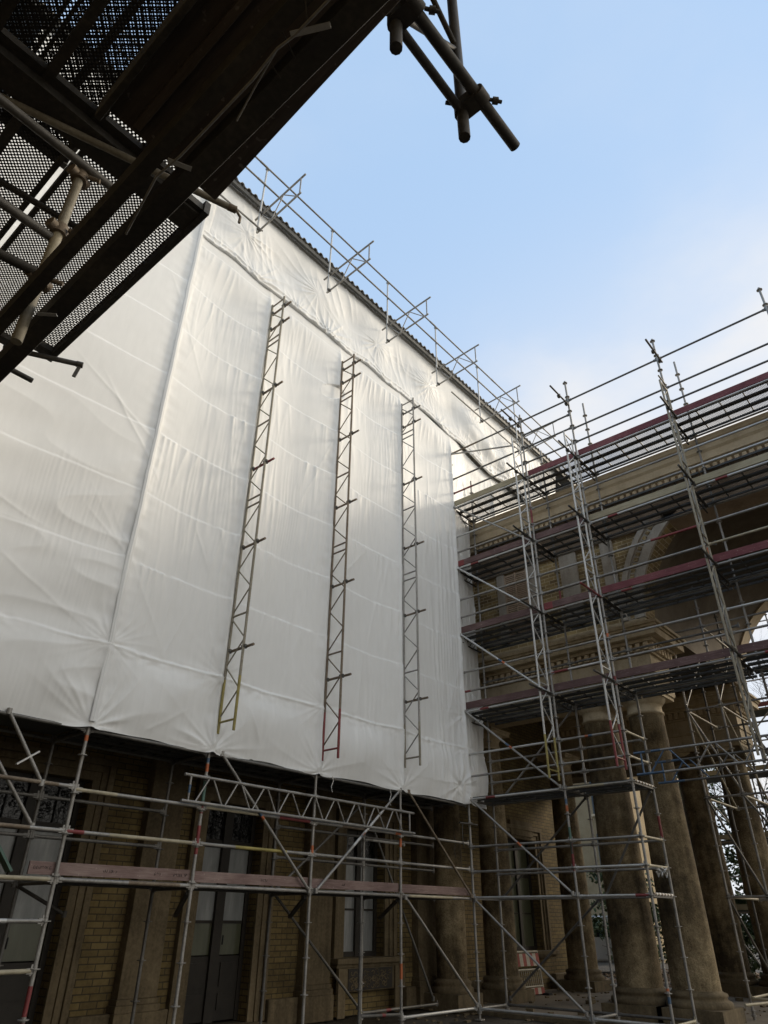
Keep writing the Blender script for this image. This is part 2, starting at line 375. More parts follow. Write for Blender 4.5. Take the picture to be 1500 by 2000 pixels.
for c, w in ((3.62, .72), (7.65, .72), (11.68, .76), (15.43, .86), (-.4, .72)):
    b = WB(); b.box((c - w / 2, YW - .2, .6), (c + w / 2, YW - .003, 5.2))
    b.box((c - w / 2 - .05, YW - .26, .42), (c + w / 2 + .05, YW - .003, .52)); b.box((c - w / 2 - .025, YW - .23, .52), (c + w / 2 + .025, YW - .003, .6))
    b.box((c - w / 2 - .06, YW - .28, 0), (c + w / 2 + .06, YW - .163, .42))
    b.box((c - w / 2 - .06, YW - .27, 5.2), (c + w / 2 + .06, YW - .003, 5.45)); b.build('pilaster', M['stone'], wing, .01)
b = WB(); b.box((-6, YW - .25, 5.45), (15.9, YW - .003, 6.2)); b.box((-6, YW - .5, 6.2), (15.9, YW - .003, 6.5)); b.build('cornice', M['stone'], wing)
def casing(x0, x1, z0, z1, parent, w=.36):
    c = MB()
    def bx(lo, hi): c.box(lw(lo), lw(hi))
    for k, (i0, i1, d) in enumerate(((0, .14, .05), (.14, .25, .08), (.25, w, .12))):
        bx((x0 - i1, YW - d, z0), (x0 - i0, YW - .003, z1 + i0)); bx((x1 + i0, YW - d, z0), (x1 + i1, YW - .003, z1 + i0))
        bx((x0 - i1, YW - d, z1 + i0), (x1 + i1, YW - .003, z1 + i1))
    return c.build('frame', M['casing'], parent, .008)
def door(x0, x1, z1):
    d = WB(); xm = (x0 + x1) / 2; yl = YW + .22
    d.box((x0, yl, .12), (x0 + .09, yl + .1, z1)); d.box((x1 - .09, yl, .12), (x1, yl + .1, z1)); d.box((xm - .1, yl - .03, .12), (xm + .1, yl + .08, z1))
    d.box((x0 + .09, yl, z1 - .1), (x1 - .09, yl + .1, z1)); d.box((x0 + .09, yl, 2.92), (x1 - .09, yl + .1, 3.06))
    d.box((x0 + .09, yl + .02, 1.64), (x1 - .09, yl + .08, 1.69))
    for a0, a1 in ((x0 + .09, xm - .1), (xm + .1, x1 - .09)):
        d.box((a0, yl + .02, .14), (a1, yl + .09, 1.12)); d.box((a0 + .08, yl - .002, .3), (a1 - .08, yl + .018, .55)); d.box((a0 + .08, yl - .002, .65), (a1 - .08, yl + .018, 1.02))
    dd = d.build('door', M['doorwood'], wing)
    for mat, z0, zz in (('glass_green', 1.14, 1.64), ('glass_white', 1.69, 2.92), ('glass_clear', 3.06, z1 - .1)):
        g = WB()
        for a0, a1 in ((x0 + .09, xm - .1), (xm + .1, x1 - .09)): g.box((a0, yl + .04, z0), (a1, yl + .06, zz))
        g.build('glass_pane', M[mat], dd)
    g = MB()   # cast iron scrolls of the fanlight
    for a0, a1 in ((x0 + .09, xm - .1), (xm + .1, x1 - .09)):
        cx, cz = (a0 + a1) / 2, (3.06 + z1 - .1) / 2
        rf = random.Random(int(x0 * 10))
        for k in range(16):
            px_, pz_ = rf.uniform(a0 + .08, a1 - .08), rf.uniform(3.14, z1 - .2); r0 = rf.uniform(.04, .09); t = rf.uniform(0, 6.28)
            g.poly([lw((px_ + r0 * (1 - .07 * j) * math.cos(t + j * .55), yl + .015, pz_ + r0 * (1 - .07 * j) * math.sin(t + j * .55))) for j in range(11)], .008, 5)
        g.tube(lw(((a0 + a1) / 2, yl + .015, 3.06)), lw(((a0 + a1) / 2, yl + .015, z1 - .1)), .012, 6)
    g.build('fanlight_grille', M['iron'], dd)
    h = MB(); h.tube(lw((xm + .14, yl - .03, 1.3)), lw((xm + .14, yl - .03, 1.45)), .014, 8); h.build('handle', M['iron'], dd)
    casing(x0, x1, .1, z1, dd)
    st = WB(); st.box((x0 - .25, YW - .6, 0), (x1 + .25, YW - .003, .1)); st.build('doorstep', M['stone'], dd, .015)
door(4.55, 6.2, 3.75); door(8.7, 10.1, 3.7)
def window(x0, x1, z0, z1, mats):
    w = WB(); xm = (x0 + x1) / 2; yl = YW + .2
    w.box((x0, yl, z0), (x0 + .1, yl + .1, z1)); w.box((x1 - .1, yl, z0), (x1, yl + .1, z1)); w.box((xm - .07, yl - .02, z0), (xm + .07, yl + .1, z1))
    w.box((x0 + .1, yl, z1 - .1), (x1 - .1, yl + .1, z1)); w.box((x0 + .1, yl, z0), (x1 - .1, yl + .1, z0 + .1)); w.box((x0 + .1, yl + .01, 2.86), (x1 - .1, yl + .09, 2.96)); w.box((x0 + .1, yl + .01, 1.9), (x1 - .1, yl + .09, 1.94))
    ww = w.build('window', M['doorwood'], wing)
    for mat, a, c in ((mats[0], z0 + .1, 1.9), (mats[0], 1.94, 2.86), (mats[1], 2.96, z1 - .1)):
        g = WB()
        for a0, a1 in ((x0 + .1, xm - .07), (xm + .07, x1 - .1)): g.box((a0, yl + .04, a), (a1, yl + .06, c))
        g.build('glass_pane', M[mat], ww)
    casing(x0, x1, z0, z1, ww)
    s_ = WB(); s_.box((x0 - .42, YW - .3, z0 - .1), (x1 + .42, YW - .003, z0)); s_.box((x0 - .36, YW - .22, z0 - .17), (x1 + .36, YW - .003, z0 - .1)); s_.build('sill', M['casing'], ww, .012)
window(12.6, 13.95, 1.02, 3.55, ('glass_white', 'glass_clear')); window(19.6, 21.2, 1.0, 3.9, ('glass_green', 'glass_green'))
b = WB(); b.box((12.28, YW - .2, .43), (14.5, YW - .163, .85)); b.box((12.28, YW - .24, .0), (12.5, YW - .203, .85)); b.box((14.1, YW - .24, 0), (14.3, YW - .203, .85)); b.build('apron_panel', M['casing'], wing, .01)
b = MB()
for k in range(60):
    x = random.uniform(12.66, 13.95); z = random.uniform(.5, .78); t = random.uniform(0, 6.3)
    b.poly([lw((x + .05 * math.cos(t + j), YW - .21, z + .035 * math.sin(t + j))) for j in range(5)], .014, 5)
b.box(lw((12.6, YW - .215, .45)), lw((14.02, YW - .202, .83)), 1); b.build('relief_carving', [M['stone'], M['doorwood']], wing)
b = WB(); b.box((19.75, YW - .1, 3.98), (21.05, YW - .003, 4.4)); b.build('relief_panel', M['stone'], wing)
b = MB(); b.tube(lw((16.35, YW - .16, .1)), lw((16.35, YW - .16, 9)), .07, 12)
for z in (1.2, 3.1, 5): b.tube(lw((16.35, YW - .16, z)), lw((16.35, YW - .16, z + .06)), .085, 12)
b.build('downpipe', M['pipe'], wing)
# corrugated roof edge
nx = 1100; xr = np.linspace(-2, 24, nx); rows = [(9.30, 17.30), (9.9, 17.52), (11, 17.9), (14, 18.9)]
rows[0] = (9.47, 17.33)
P = np.zeros((4, nx, 3))
for i, (y, z) in enumerate(rows):
    P[i, :, 0] = xr - 12; P[i, :, 1] = y - YW; P[i, :, 2] = z + .045 * np.sign(np.sin(xr * 2 * np.pi / .21)) * np.abs(np.sin(xr * 2 * np.pi / .21)) ** .5
roof = grid_mesh('roof', P, M['roof'], wing, thick=.012)
b = WB(); b.box((-2, 9.51, 17.15), (24, 9.57, 17.28)); b.build('eave_board', M['rib'], wing)

# ------------------------------------------------------------------ white sheeting
STD = [2.36, 4.81, 6.92, 9.36, 11.82, 14.27]; YS = 9.72; YT = 9.685
tarp = thing('tarpaulin', 'huge white plastic sheeting wrapped over the scaffold in front of the brick building', 'sheeting', (10, YS, 4.1))
def lt(P): return P - np.array([10, YS, 4.1])
nx, nz = 1050, 600
xg = np.linspace(0.6, 21.6, nx); zg = np.linspace(0, 1, nz)
X, T = np.meshgrid(xg, zg)
allx = np.array([-.1, 4.81, 6.92, 9.36, 11.82, 14.27, 16.72, 19.2, 21.65])
bi = np.clip(np.searchsorted(allx, xg) - 1, 0, len(allx) - 2); s = (xg - allx[bi]) / (allx[bi + 1] - allx[bi])
S = np.tile(s, (nz, 1)); BI = np.tile(bi, (nz, 1))
zb = 4.02 + .05 * np.sin(np.pi * s) ** 2 + .02 * noise2(xg * 1.7, xg * 0 + .5, 5) + .03 * np.exp(-(np.minimum(s, 1 - s) / .03) ** 2)
Zt = 17.25; Z = zb[None, :] + (Zt - zb[None, :]) * T
dx = np.min(np.abs(X[..., None] - allx[None, None, :]), -1); sp = np.sin(np.pi * S)
D = -.10 * sstep(14.7, 13.6, Z) * sp ** 1.3 * (1 + .5 * noise2(X * .3, Z * .22, 11))                       # hollow between standards
D += .030 * np.exp(-(dx / .05) ** 2) + .018 * np.exp(-(dx / .13) ** 2)
left = sstep(5.0, 4.6, X)
laps = [5.30, 6.75, 8.05, 9.35, 10.7, 12.0, 13.3, 14.6]
for i, zl in enumerate(laps):
    zz = zl + .03 * noise2(X * .8, X * 0 + i, 20 + i) - .06 * sp * left
    D += .012 * sstep(.012, -.012, Z - zz) * sstep(-1.2, 0, Z - zz)                  # overlapped lower edge
    w = np.exp(-np.clip(zz - Z, 0, 9) / .55) * (Z < zz)
    D += (.030 * (1 - left)) * w * (ridge(X * 4.2, Z * .55, 30 + i) - .35) * sstep(-.3, .5, noise2(X * .5, Z * 0 + i, 50 + i) + .15)
D += .012 * (ridge(X * 7 + .6 * noise2(X, Z * .6, 3), Z * .35, 61) - .4) * sstep(-.2, .6, noise2(X * .35 + 4, Z * .3, 62)) * (1 - left)
D += .004 * ridge(X * 16, Z * .8, 63) * sstep(0, .5, noise2(X * .4, Z * .4, 64))
# puckers along every joint
D += .018 * np.exp(-dx / .16) * noise2(X * 3, Z * 5.5, 70) * sstep(.02, .08, dx)
# left bay: broad drooping folds
D += left * sstep(10.5, 6.5, Z) * .65 * (.055 * noise2(X * .35, Z * 1.5 + .35 * np.abs(X - 4.81) ** .8, 71) + .030 * (ridge(X * .5 + .4 * Z, Z * 1.6 - X * .28, 72) - .4))
# bottom strip: belly and pulls to the ties
# crumpled lap just above the bottom strip, and sharp tension creases from the ties
zz = 5.22 + .05 * noise2(X * .9, X * 0, 131)
D += .018 * np.exp(-((Z - zz) / .12) ** 2) * noise2(X * 6, Z * 9, 132) * sstep(-.5, .4, noise2(X * .6, X * 0, 133)) + .014 * np.exp(-((Z - zz - .05) / .018) ** 2)
cr = np.random.default_rng(21)
for x0 in list(allx[1:6]) * 3 + [14.27, 13.2, 5.6, 8.1]:
    a = cr.uniform(.25, 2.9); z0 = cr.choice([4.1, 4.1, 5.25]); Lc = cr.uniform(.5, 1.3); off = cr.uniform(.05, .3)
    al = (X - x0) * np.cos(a) + (Z - z0) * np.sin(a); pe = -(X - x0) * np.sin(a) + (Z - z0) * np.cos(a) + .03 * noise2(al * 2, al * 0, 140)
    D += cr.uniform(.008, .02) * np.exp(-np.abs(pe) / .03) * sstep(off, off + .2, al) * sstep(Lc, Lc * .5, al)
for k in range(46):
    x0, z0 = cr.uniform(1.5, 14), cr.uniform(5.5, 14.2); a = cr.normal(1.57, .35) if x0 > 4.8 else cr.normal(2.7, .25); Lc = cr.uniform(.4, 1.5)
    al = (X - x0) * np.cos(a) + (Z - z0) * np.sin(a); pe = -(X - x0) * np.sin(a) + (Z - z0) * np.cos(a) + .02 * noise2(al * 2, al * 0, 150 + k)
    D += cr.uniform(.004, .012) * np.exp(-np.abs(pe) / .03) * np.exp(-(al / Lc) ** 4) * sstep(.5, .15, pe)
low = sstep(5.5, 4.9, Z)
D += low * (.10 * sp * np.sin(np.pi * np.clip((Z - 4.0) / 1.3, 0, 1)) + .03 * noise2(X * 1.2, Z * 1.4, 80))
def gather(gx_, gz_, amp, R0, k, seed, up=None):
    ddx, ddz = X - gx_, Z - gz_; r = np.hypot(ddx, ddz); th = np.arctan2(ddz, ddx)
    f = noise2(th * k, r * .35, seed)
    return amp * np.exp(-r / R0) * sstep(0, .12, r) * (1 - np.abs(f)) ** 2.2
for i, x0 in enumerate(allx[1:6]):
    D += gather(x0, 4.06, .060, .6, 2.6, 90 + i) * (.6 + .5 * noise2(X * 1.4, Z * 1.4, 95 + i)) + gather(x0, 5.3, .02, .5, 3.0, 190 + i)
D += gather(13.9, 4.4, .06, 1.1, 1.7, 300) * (.7 + .6 * noise2(X, Z, 303)) + gather(14.25, 6.1, .022, 1.0, 2, 301)
D += .022 * ridge(X * 5, Z * .25, 302) * sstep(12.4, 13.6, X) * sstep(12.5, 11, Z)
hx = 14.86 - .20 * sstep(11.8, 14, X) - .25 * sstep(14.6, 16.2, X)      # tucked back behind the header
D *= 1 - .8 * sstep(-.5, -.05, Z - hx) * sstep(4.9, 5.1, X)
Yv = YT - D + .16 * sstep(.06, .4, Z - hx) * sstep(5.0, 5.2, X)
# end flap bends back round the corner
Yv += .10 * sstep(14.4, 15.4, X)
redge = 15.28 + .10 * noise2(Z * .5, Z * 0, 8) + .12 * sstep(7.5, 5.5, Z) - .1 * sstep(4.8, 4.1, Z)
keep = (X < redge) | (Z > 12.3 + .25 * noise2(X * .6, X * 0, 9))
grid_mesh('main_sheet', lt(np.stack([X, Yv, Z], -1)), M['tarp'], tarp, keep)
# header sheet
nx, nz = 760, 130
xg = np.linspace(4.84, 21.6, nx); X, T = np.meshgrid(xg, np.linspace(0, 1, nz))
hem = 14.84 + .05 * np.sin((xg - 4.9) * np.pi / 2.46 + .6) ** 2 + .05 * noise2(xg * 1.3, xg * 0, 15) - .12 * sstep(12.5, 15, xg) - .25 * sstep(14.6, 16.2, xg)
HV = np.random.default_rng(5).uniform(.35, 1.25, 30)
Z = hem[None] + (17.28 - hem[None]) * T
BX = np.array([6.06 + 2.42 * k for k in range(7)]); hb = Z - hem[None]
ds = np.min(np.abs(X[..., None] - BX), -1)
D = .012 + .03 * np.exp(-((hb - .04) / .04) ** 2) * (1 + .6 * noise2(X * 2.2, Z * 0, 16)) + .022 * np.exp(-((hb - .2 - .05 * noise2(X * .9, X * 0, 22)) / .04) ** 2)
D += .05 * np.cos(ds / 1.21 * np.pi) * np.exp(-((Z - 16.0) / .6) ** 2) - .06 * np.sin(np.pi * T) + .05 * noise2(X * .7, Z * .9, 23) * np.sin(np.pi * T)
def gat(gx_, gz_, amp, R0, k, seed):
    ddx, ddz = X - gx_, Z - gz_; r = np.hypot(ddx, ddz); th = np.arctan2(ddz, ddx)
    return amp * np.exp(-r / R0) * sstep(0, .15, r) * ((1 - np.abs(noise2(th * k, r * .4, seed))) ** 2.2 - .3)
for i, x0 in enumerate(BX):
    D += (gat(x0 - .1, 16.05, .055, .8, 2.4, 400 + i) + gat(x0 + .35, 14.85, .09, .6, 2.6, 420 + i) + gat(x0 - .75, 14.85, .05, .5, 2.8, 440 + i)) * HV[i] * np.clip(.6 + 1.1 * noise2(X * .9 + i, Z * .9, 480 + i), 0, 2)
D += .03 * (ridge(X * 2.6 + .7 * Z, Z * .5, 17) - .4) * sstep(-.2, .5, noise2(X * .6, Z * .6, 18))
D += .02 * (ridge(X * 5, Z * .5, 19) - .4) * np.exp(-hb / .6)
u = np.clip((X - 14.6) / 4.2, 0, 1); zc = 15.9 - 1.0 * u
D += .26 * np.exp(-((Z - zc) / .5) ** 2) * np.sin(np.pi * u) * (1 + .3 * noise2(X * 1.5, Z * 1.5, 21))
D = D * sstep(0, .012, T) + .0 * T
grid_mesh('header_sheet', lt(np.stack([X, YT - .012 - D, Z], -1)), M['tarp'], tarp)
# joint strips running down the standards
n = 240; zz = np.linspace(4.12, 16.6, n); prof = [(-.06, -.01), (-.05, .012), (-.03, .004), (-.012, .020), (.012, .022), (.03, .004), (.05, .014), (.06, -.01)]
P = np.zeros((n, len(prof), 3)); wob = .018 * noise2(zz * .7, zz * 0, 48) + .006 * noise2(zz * 3, zz * 0, 49)
for j, (a, d) in enumerate(prof):
    P[:, j, 0] = 4.81 + a * (.8 + .3 * noise2(zz * .5, zz * 0, 50)) + wob; P[:, j, 1] = YT - .055 - d; P[:, j, 2] = zz
grid_mesh('joint_strip', lt(P), M['tarp'], tarp)

# ------------------------------------------------------------------ scaffold pieces
def rosettes(b, x, y, z0, z1, ph=.2, step=.5, mi=0, r=.066):
    z = ph
    while z < z1 - .05:
        if z > z0 + .02: b.tube((x, y, z - .006), (x, y, z + .006), r, 10, mi); b.tube((x, y, z - .03), (x, y, z + .03), .031, 8, mi)
        z += step
def standard(parent, x, y, z0, z1, mat='galv', bands=(), foot=False, ph=.2):
    b = MB(); b.tube((x, y, z0), (x, y, z1), .0262, 10); rosettes(b, x, y, z0, z1, ph)
    mats = [M[mat]]
    for i, (c, a0, a1) in enumerate(bands): mats.append(M[c]); b.tube((x, y, a0), (x, y, a1), .0274, 10, i + 1)
    if foot: b.tube((x, y, .02), (x, y, .3), .019, 8); b.box((x - .075, y - .075, -.01), (x + .075, y + .075, .012)); b.tube((x, y, .10), (x, y, .14), .05, 8)
    return b.build('standard', mats, parent)
def ledger(parent, a, b_, mat='galv', name='ledger', bands=(), r=.0258, inset=.05, heads=True):
    a, b_ = Vector(a), Vector(b_); d = (b_ - a).normalized(); p, q = a + d * inset, b_ - d * inset
    m_ = MB(); m_.tube(p, q, r, 10); mats = [M[mat]]
    for i, (c, t0, t1) in enumerate(bands): mats.append(M[c]); m_.tube(a.lerp(b_, t0), a.lerp(b_, t1), r + .0014, 10, i + 1)
    if heads:
        for e, sg in ((p, 1), (q, -1)):
            m_.bar(e - d * sg * .03, e + d * sg * .05, .034, .062); m_.bar(e + Vector((0, 0, -.05)) - d * sg * .012, e + Vector((0, 0, .07)) - d * sg * .012, .012, .022, up=d)
    return m_.build(name, mats, parent)
def brace(parent, a, b_, mat='galv', bands=()):
    a, b_ = Vector(a), Vector(b_); m_ = MB(); m_.tube(a, b_, .0242, 10); mats = [M[mat]]
    for i, (c, t0, t1) in enumerate(bands): mats.append(M[c]); m_.tube(a.lerp(b_, t0), a.lerp(b_, t1), .0256, 10, i + 1)
    for p in (a, b_): m_.tube(p - Vector((0, 0, .04)), p + Vector((0, 0, .04)), .035, 8)
    return m_.build('brace', mats, parent)
def couple(b, p, mi=0, r=.042, n=9):
    p = Vector(p); b.tube(p - Vector((0, 0, .028)), p + Vector((0, 0, .028)), r, n, mi); b.bar(p - Vector((.055, .02, 0)), p + Vector((.055, -.02, 0)), .03, .05, mi=mi)
    b.tube(p + Vector((.03, .03, 0)), p + Vector((.06, .06, .01)), .012, 6, mi)

def lattice(label, loc, rz, length, mat, foot, group, tubes=(), tube_mat='rust', sep=.41, cat='lattice girder', tube_out=.62, first=None, sections=None, tube_mats=None, top_ext=.0):
    """upright lattice beam: inner chord on its own z axis, outer chord `sep` along local +x"""
    t = thing('lattice_girder', label, cat, loc, rz, group)
    mats = [M[mat], M[foot]]
    for x0 in (0, sep):
        b = MB(); b.tube((x0, 0, .9 if foot != mat else 0), (x0, 0, length + top_ext), .0242, 10)
        if foot != mat: b.tube((x0, 0, 0), (x0, 0, .9), .0245, 10, 1)
        b.build('chord', mats, t)
    b = MB(); z = .18; side = 0; k = 0
    b.tube((0, 0, z), (sep, 0, z), .019, 8, 1)
    z += .08
    nxt = 1.95
    while z < length - .35:
        z2 = z + .42
        if side: b.tube((sep, 0, z), (0, 0, z2), .0135, 8)
        else: b.tube((0, 0, z2 - .0), (sep, 0, z), .0135, 8) if False else b.tube((0, 0, z), (sep, 0, z2), .0135, 8)
        side ^= 1; z = z2 + .02
        if z > nxt:
            b.tube((0, 0, z + .03), (sep, 0, z + .03), .019, 8); z += .1; nxt += 2.1; k += 1
            if k % 2 == 0: b.tube((0, 0, z + .1), (sep, 0, z + .1), .019, 8); z += .16
    b.tube((0, 0, length - .06), (sep, 0, length - .06), .019, 8)
    b.build('lacing', mats, t)
    for i, zt in enumerate(tubes):
        b = MB(); yo = .05
        b.tube((-.08, yo, zt), (tube_out, yo, zt), .0242, 10)
        mm = (tube_mats[i] if tube_mats and tube_mats[i] else tube_mat)
        ct = b.build('cross_tube', M[mm], t)
        for cx in (0, sep): c = MB(); couple(c, (cx, .025, zt), r=.046); c.build('coupler', M['coupler'], ct)
    return t

# upright girders against the sheeting
ZT = [1.43, 3.5, 5.35, 7.35, 9.25, 9.75]
G1 = 'upright lattice girders bracing the white sheeting'
lattice('brown lattice girder with yellow foot standing upright against the white sheeting', (6.97, 9.62, 4.33), R(-90), 10.05, 'olive', 'yellow', G1, [1.42, 3.48, 5.30, 7.32, 9.26, 9.78], tube_mats=[None, None, 'red', None, None, None])
lattice('brown lattice girder with red foot standing upright against the white sheeting', (9.40, 9.62, 4.27), R(-90), 10.05, 'rust', 'red', G1, [1.55, 3.58, 5.56, 7.5, 9.32, 9.78])
lattice('grey lattice girder with unpainted foot upright against the white sheeting beside the corner', (11.86, 9.62, 4.50), R(-90), 9.95, 'galv', 'olive', G1, [1.40, 3.46, 5.27, 7.2, 9.12, 9.6], tube_mats=[None, None, None, None, None, 'galv_dark'])

# outriggers on the eave
ords = ['leftmost of the row', 'second from the left', 'third from the left', 'fourth from the left', 'fifth from the left', 'sixth from the left']
proto = None
def outrigger():
    t = thing('eave_outrigger', '', 'bracket', (6.17, 9.62, 16.05), 0, 'lattice outriggers with posts along the eave')
    b = MB(); b.tube((0, .02, -.06), (.0, -.0, 2.5), .0242, 10); b.tube((0, -.02, 2.36), (0, .02, 2.44), .04, 8); b.build('post', M['galv_bright'], t)
    b = MB(); b.tube((.05, .10, 0.0), (.05, -1.45, .12), .0242, 10); b.tube((.05, .05, 1.03), (.05, -1.5, 1.13), .0242, 10) if False else b.tube((.05, .25, .62), (.05, -1.55, .72), .0242, 10); b.build('chord', M['galv'], t)
    b = MB()
    b.tube((.05, -1.4, .12), (.05, -1.4, .71), .018, 8)
    for y0, y1, up in ((.0, -.4, 0), (-.42, -.8, 1), (-.82, -1.36, 0)):
        b.tube((.05, y0, .62 if up == 0 else .03), (.05, y1, .05 if up == 0 else .66), .014, 8)
    b.build('lacing', M['galv'], t)
    for cz in (0, .63): c = MB(); couple(c, (.02, 0, cz)); c.build('coupler', M['coupler'], t)
    return t
proto = outrigger()
for i in range(6):
    if i == 0: o = proto
    else:
        o = proto.copy(); COL.objects.link(o)
        for ch in proto.children:
            c = ch.copy(); COL.objects.link(c); c.parent = o
    o.location = (6.06 + 2.42 * i, 9.36, 16.05)
    o['label'] = 'silver lattice outrigger with post on the eave, ' + ords[i]
rail = thing('roof_guard_rail', 'long silver guard rails running along the eave of the sheeted roof', 'railing', (12, 9.57, 17))
def lr(p): return (p[0] - 12, p[1] - 9.57, p[2] - 17)
for z, y, x0, x1 in ((18.46, 9.32, 1, 22), (17.76, 9.32, 1, 22), (17.75, 10.2, 2, 22)):
    b = MB(); b.tube(lr((x0, y, z)), lr((x1, y, z)), .0242, 10)
    for k in range(6): b.tube(lr((x0 + 1.2 + k * 3.6, y, z)), lr((x0 + 1.45 + k * 3.6, y, z)), .029, 10)
    b.build('rail', M['galv'], rail)
b = MB(); b.tube(lr((1, 9.36, 16.13)), lr((6.2, 9.36, 16.13)), .0242, 10); b.build('rail', M['galv'], rail)
b = MB(); b.tube(lr((9.2, 10.6, 19.0)), lr((19.2, 10.6, 19.0)), .0242, 10); b.build('rail', M['galv'], rail)
for x in (9.0, 11.2, 13.2, 15.9, 17.6, 19.1):
    b = MB(); b.tube(lr((x, 10.6, 17.6)), lr((x, 10.6, 19.0)), .0242, 10); b.build('post', M['galv_bright'], rail)
b = MB(); b.tube(lr((14.0, 9.32, 16.15)), lr((17.8, 9.32, 16.1)), .0242, 10); b.build('rail', M['galv'], rail)

# ------------------------------------------------------------------ scaffold below the sheeting
ls = thing('scaffolding', 'tube scaffold with maroon toe boards below the white sheeting, before the brick building', 'scaffold', (9.4, 10.2, 0))
ls.location = (0, 0, 0)
YI = 10.72
bd = {4.81: ('galv', [('orange', 3.86, 3.94), ('red', .35, 1.0)]), 6.92: ('galv', [('blue', 3.88, 3.95), ('orange', 3.74, 3.86), ('green', 3.3, 3.6), ('red', 3.12, 3.28), ('red', 2.55, 2.95)]),
      9.36: ('galv', [('orange', 2.72, 2.84)]), 11.82: ('galv', [('orange', 2.98, 3.15), ('orange', .78, 1.02)]), 2.36: ('galv', ())}
for x in STD[:-1]:
    standard(ls, x, YS, 0.0, 4.2, bd[x][0], bd[x][1], True, ph=.17)
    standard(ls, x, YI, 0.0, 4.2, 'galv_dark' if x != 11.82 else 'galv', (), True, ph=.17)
standard(ls, 10.68, YS, 0.0, 2.1, 'galv_dark', (), True, ph=.17)
rz = [(.17, 4), (1.17, 0), (1.67, 0), (2.13, 9), (2.70, 9), (3.22, 9)]
bays = list(zip(STD[:-1], STD[1:]))
for (x0, x1) in bays:
    for z in (2.13, 2.70, 3.22):
        bn = (); mt = 'galv'
        if x0 == 4.81: bn = {2.70: [('red', .0, .12), ('cream', .3, .95)], 3.22: [('cream', 0, .3)], 2.13: [('rust', .5, .9)]}[z]
        if x0 == 6.92 and z > 2.5: bn = {2.70: [('yellow', .3, .75)], 3.22: [('cream', .03, .5), ('red', .66, .96)]}[z]
        if x0 == 9.36 and z == 3.22: bn = [('orange', .93, 1.0), ('rust', .3, .6)]
        if x0 == 11.82 and z == 2.13: bn = [('cream', .1, .7)]
        if x0 == 2.36: bn = {2.13: [('cream', .3, .97)], 2.70: [('rust', .5, .8)], 3.22: [('rust', .4, .9)]}[z]
        if x0 == 2.36 and z == 3.22: ledger(ls, (x0, YS, 3.25), (x1, YS, 3.25), mt, bands=bn)
        else: ledger(ls, (x0, YS, z), (x1, YS, z), mt, bands=bn)
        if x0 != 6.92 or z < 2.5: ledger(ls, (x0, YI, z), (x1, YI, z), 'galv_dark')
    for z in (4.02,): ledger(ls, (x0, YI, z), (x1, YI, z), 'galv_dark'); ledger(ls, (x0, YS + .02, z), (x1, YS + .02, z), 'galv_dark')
for z, bn in ((1.67, [('galv_bright', .2, .8)]), (1.15, [('cream', .4, .98)])): ledger(ls, (2.36, YS, z), (4.81, YS, z), 'galv', bands=bn)
ledger(ls, (11.82, YS, .2), (14.27, YS, .19), 'galv_bright'); ledger(ls, (11.82, YI, .2), (14.27, YI, .2), 'galv_dark', bands=[('red', .3, .36)])
ledger(ls, (10.68, YS, .3), (11.82, YS, .25), 'galv_dark', bands=[('red', .52, .6)])
for x in STD[:-1]:
    for z in (2.10, 4.0): ledger(ls, (x, YS, z), (x, YI, z), 'galv_dark', 'transom')
ledger(ls, (10.72, YS, .28), (11.82, YI, .2), 'yellow', 'transom', [('galv', .55, .75)])
ledger(ls, (11.82, YI, 3.18), (13.2, YI, 3.18), 'galv', 'transom', [('galv_bright', .2, .8)]); 
# decks: level one with toe boards, level two under the sheeting
for i, (x0, x1) in enumerate(bays[1:]):
    for lev, z in (('deck', 2.16), ('deck', 4.08)):
        b = MB()
        for k in range(3):
            ya = YS + .06 + k * .32; b.box((x0 + .03, ya, z), (x1 - .03, ya + .305, z + .006)); 
            for e in (ya, ya + .29): b.box((x0 + .03, e, z - .05), (x1 - .03, e + .015, z - .001))
            n = int((x1 - x0) / .4)
            for j in range(n): b.box((x0 + .1 + j * .4, ya + .02, z - .035), (x0 + .13 + j * .4, ya + .285, z - .001))
        b.build('deck', M['rib'], ls)
    b = MB()
    ov = .04; xa = x0 - .35 if i == 0 else x0 + .02
    b.bar((xa, YS + .055, 2.255), (x1 - .02, YS + .055, 2.265), .03, .15); b.build('toe_board', M['board_x'], ls, .003)
b = MB(); rs_ = random.Random(3)
for xa, n in ((4.53, 7), (5.5, 6), (6.3, 3), (6.62, 7), (8.3, 4), (10.2, 3)):
    for k in range(n):
        x = xa + k * .035; t = rs_.uniform(0, 6)
        b.poly([(x + .014 * math.cos(t + j * 1.1), YS + .038, 2.26 + .018 * math.sin(t + j * 1.3)) for j in range(rs_.choice((3, 4, 5)))], .0028, 4)
b.build('scrawl', M['iron'], ls)
b = MB(); b.box((2.2, YS + .06, 4.08), (4.8, YS + 1.0, 4.086)); b.build('deck', M['rib'], ls)
brace(ls, (7.15, YS - .04, 4.05), (9.30, YS - .04, 2.14), 'galv', [('blue', .42, .445), ('orange', .445, .47)])
brace(ls, (11.76, YS - .05, 4.05), (9.46, YS - .05, 2.14), 'galv', [('galv_bright', .25, .6), ('orange', .47, .5), ('blue', .5, .52)])
brace(ls, (12.05, YS - .04, 4.05), (14.2, YS - .04, 2.18), 'rust'); brace(ls, (11.92, YS - .04, 2.1), (14.2, YS - .04, .25), 'galv')
brace(ls, (9.45, YI, 2.1), (11.75, YI, .3), 'galv_dark'); brace(ls, (11.8, YI, 3.9), (9.5, YI, 2.2), 'galv_dark'); brace(ls, (12.0, YI, 3.6), (14.1, YI, .3), 'galv_dark')
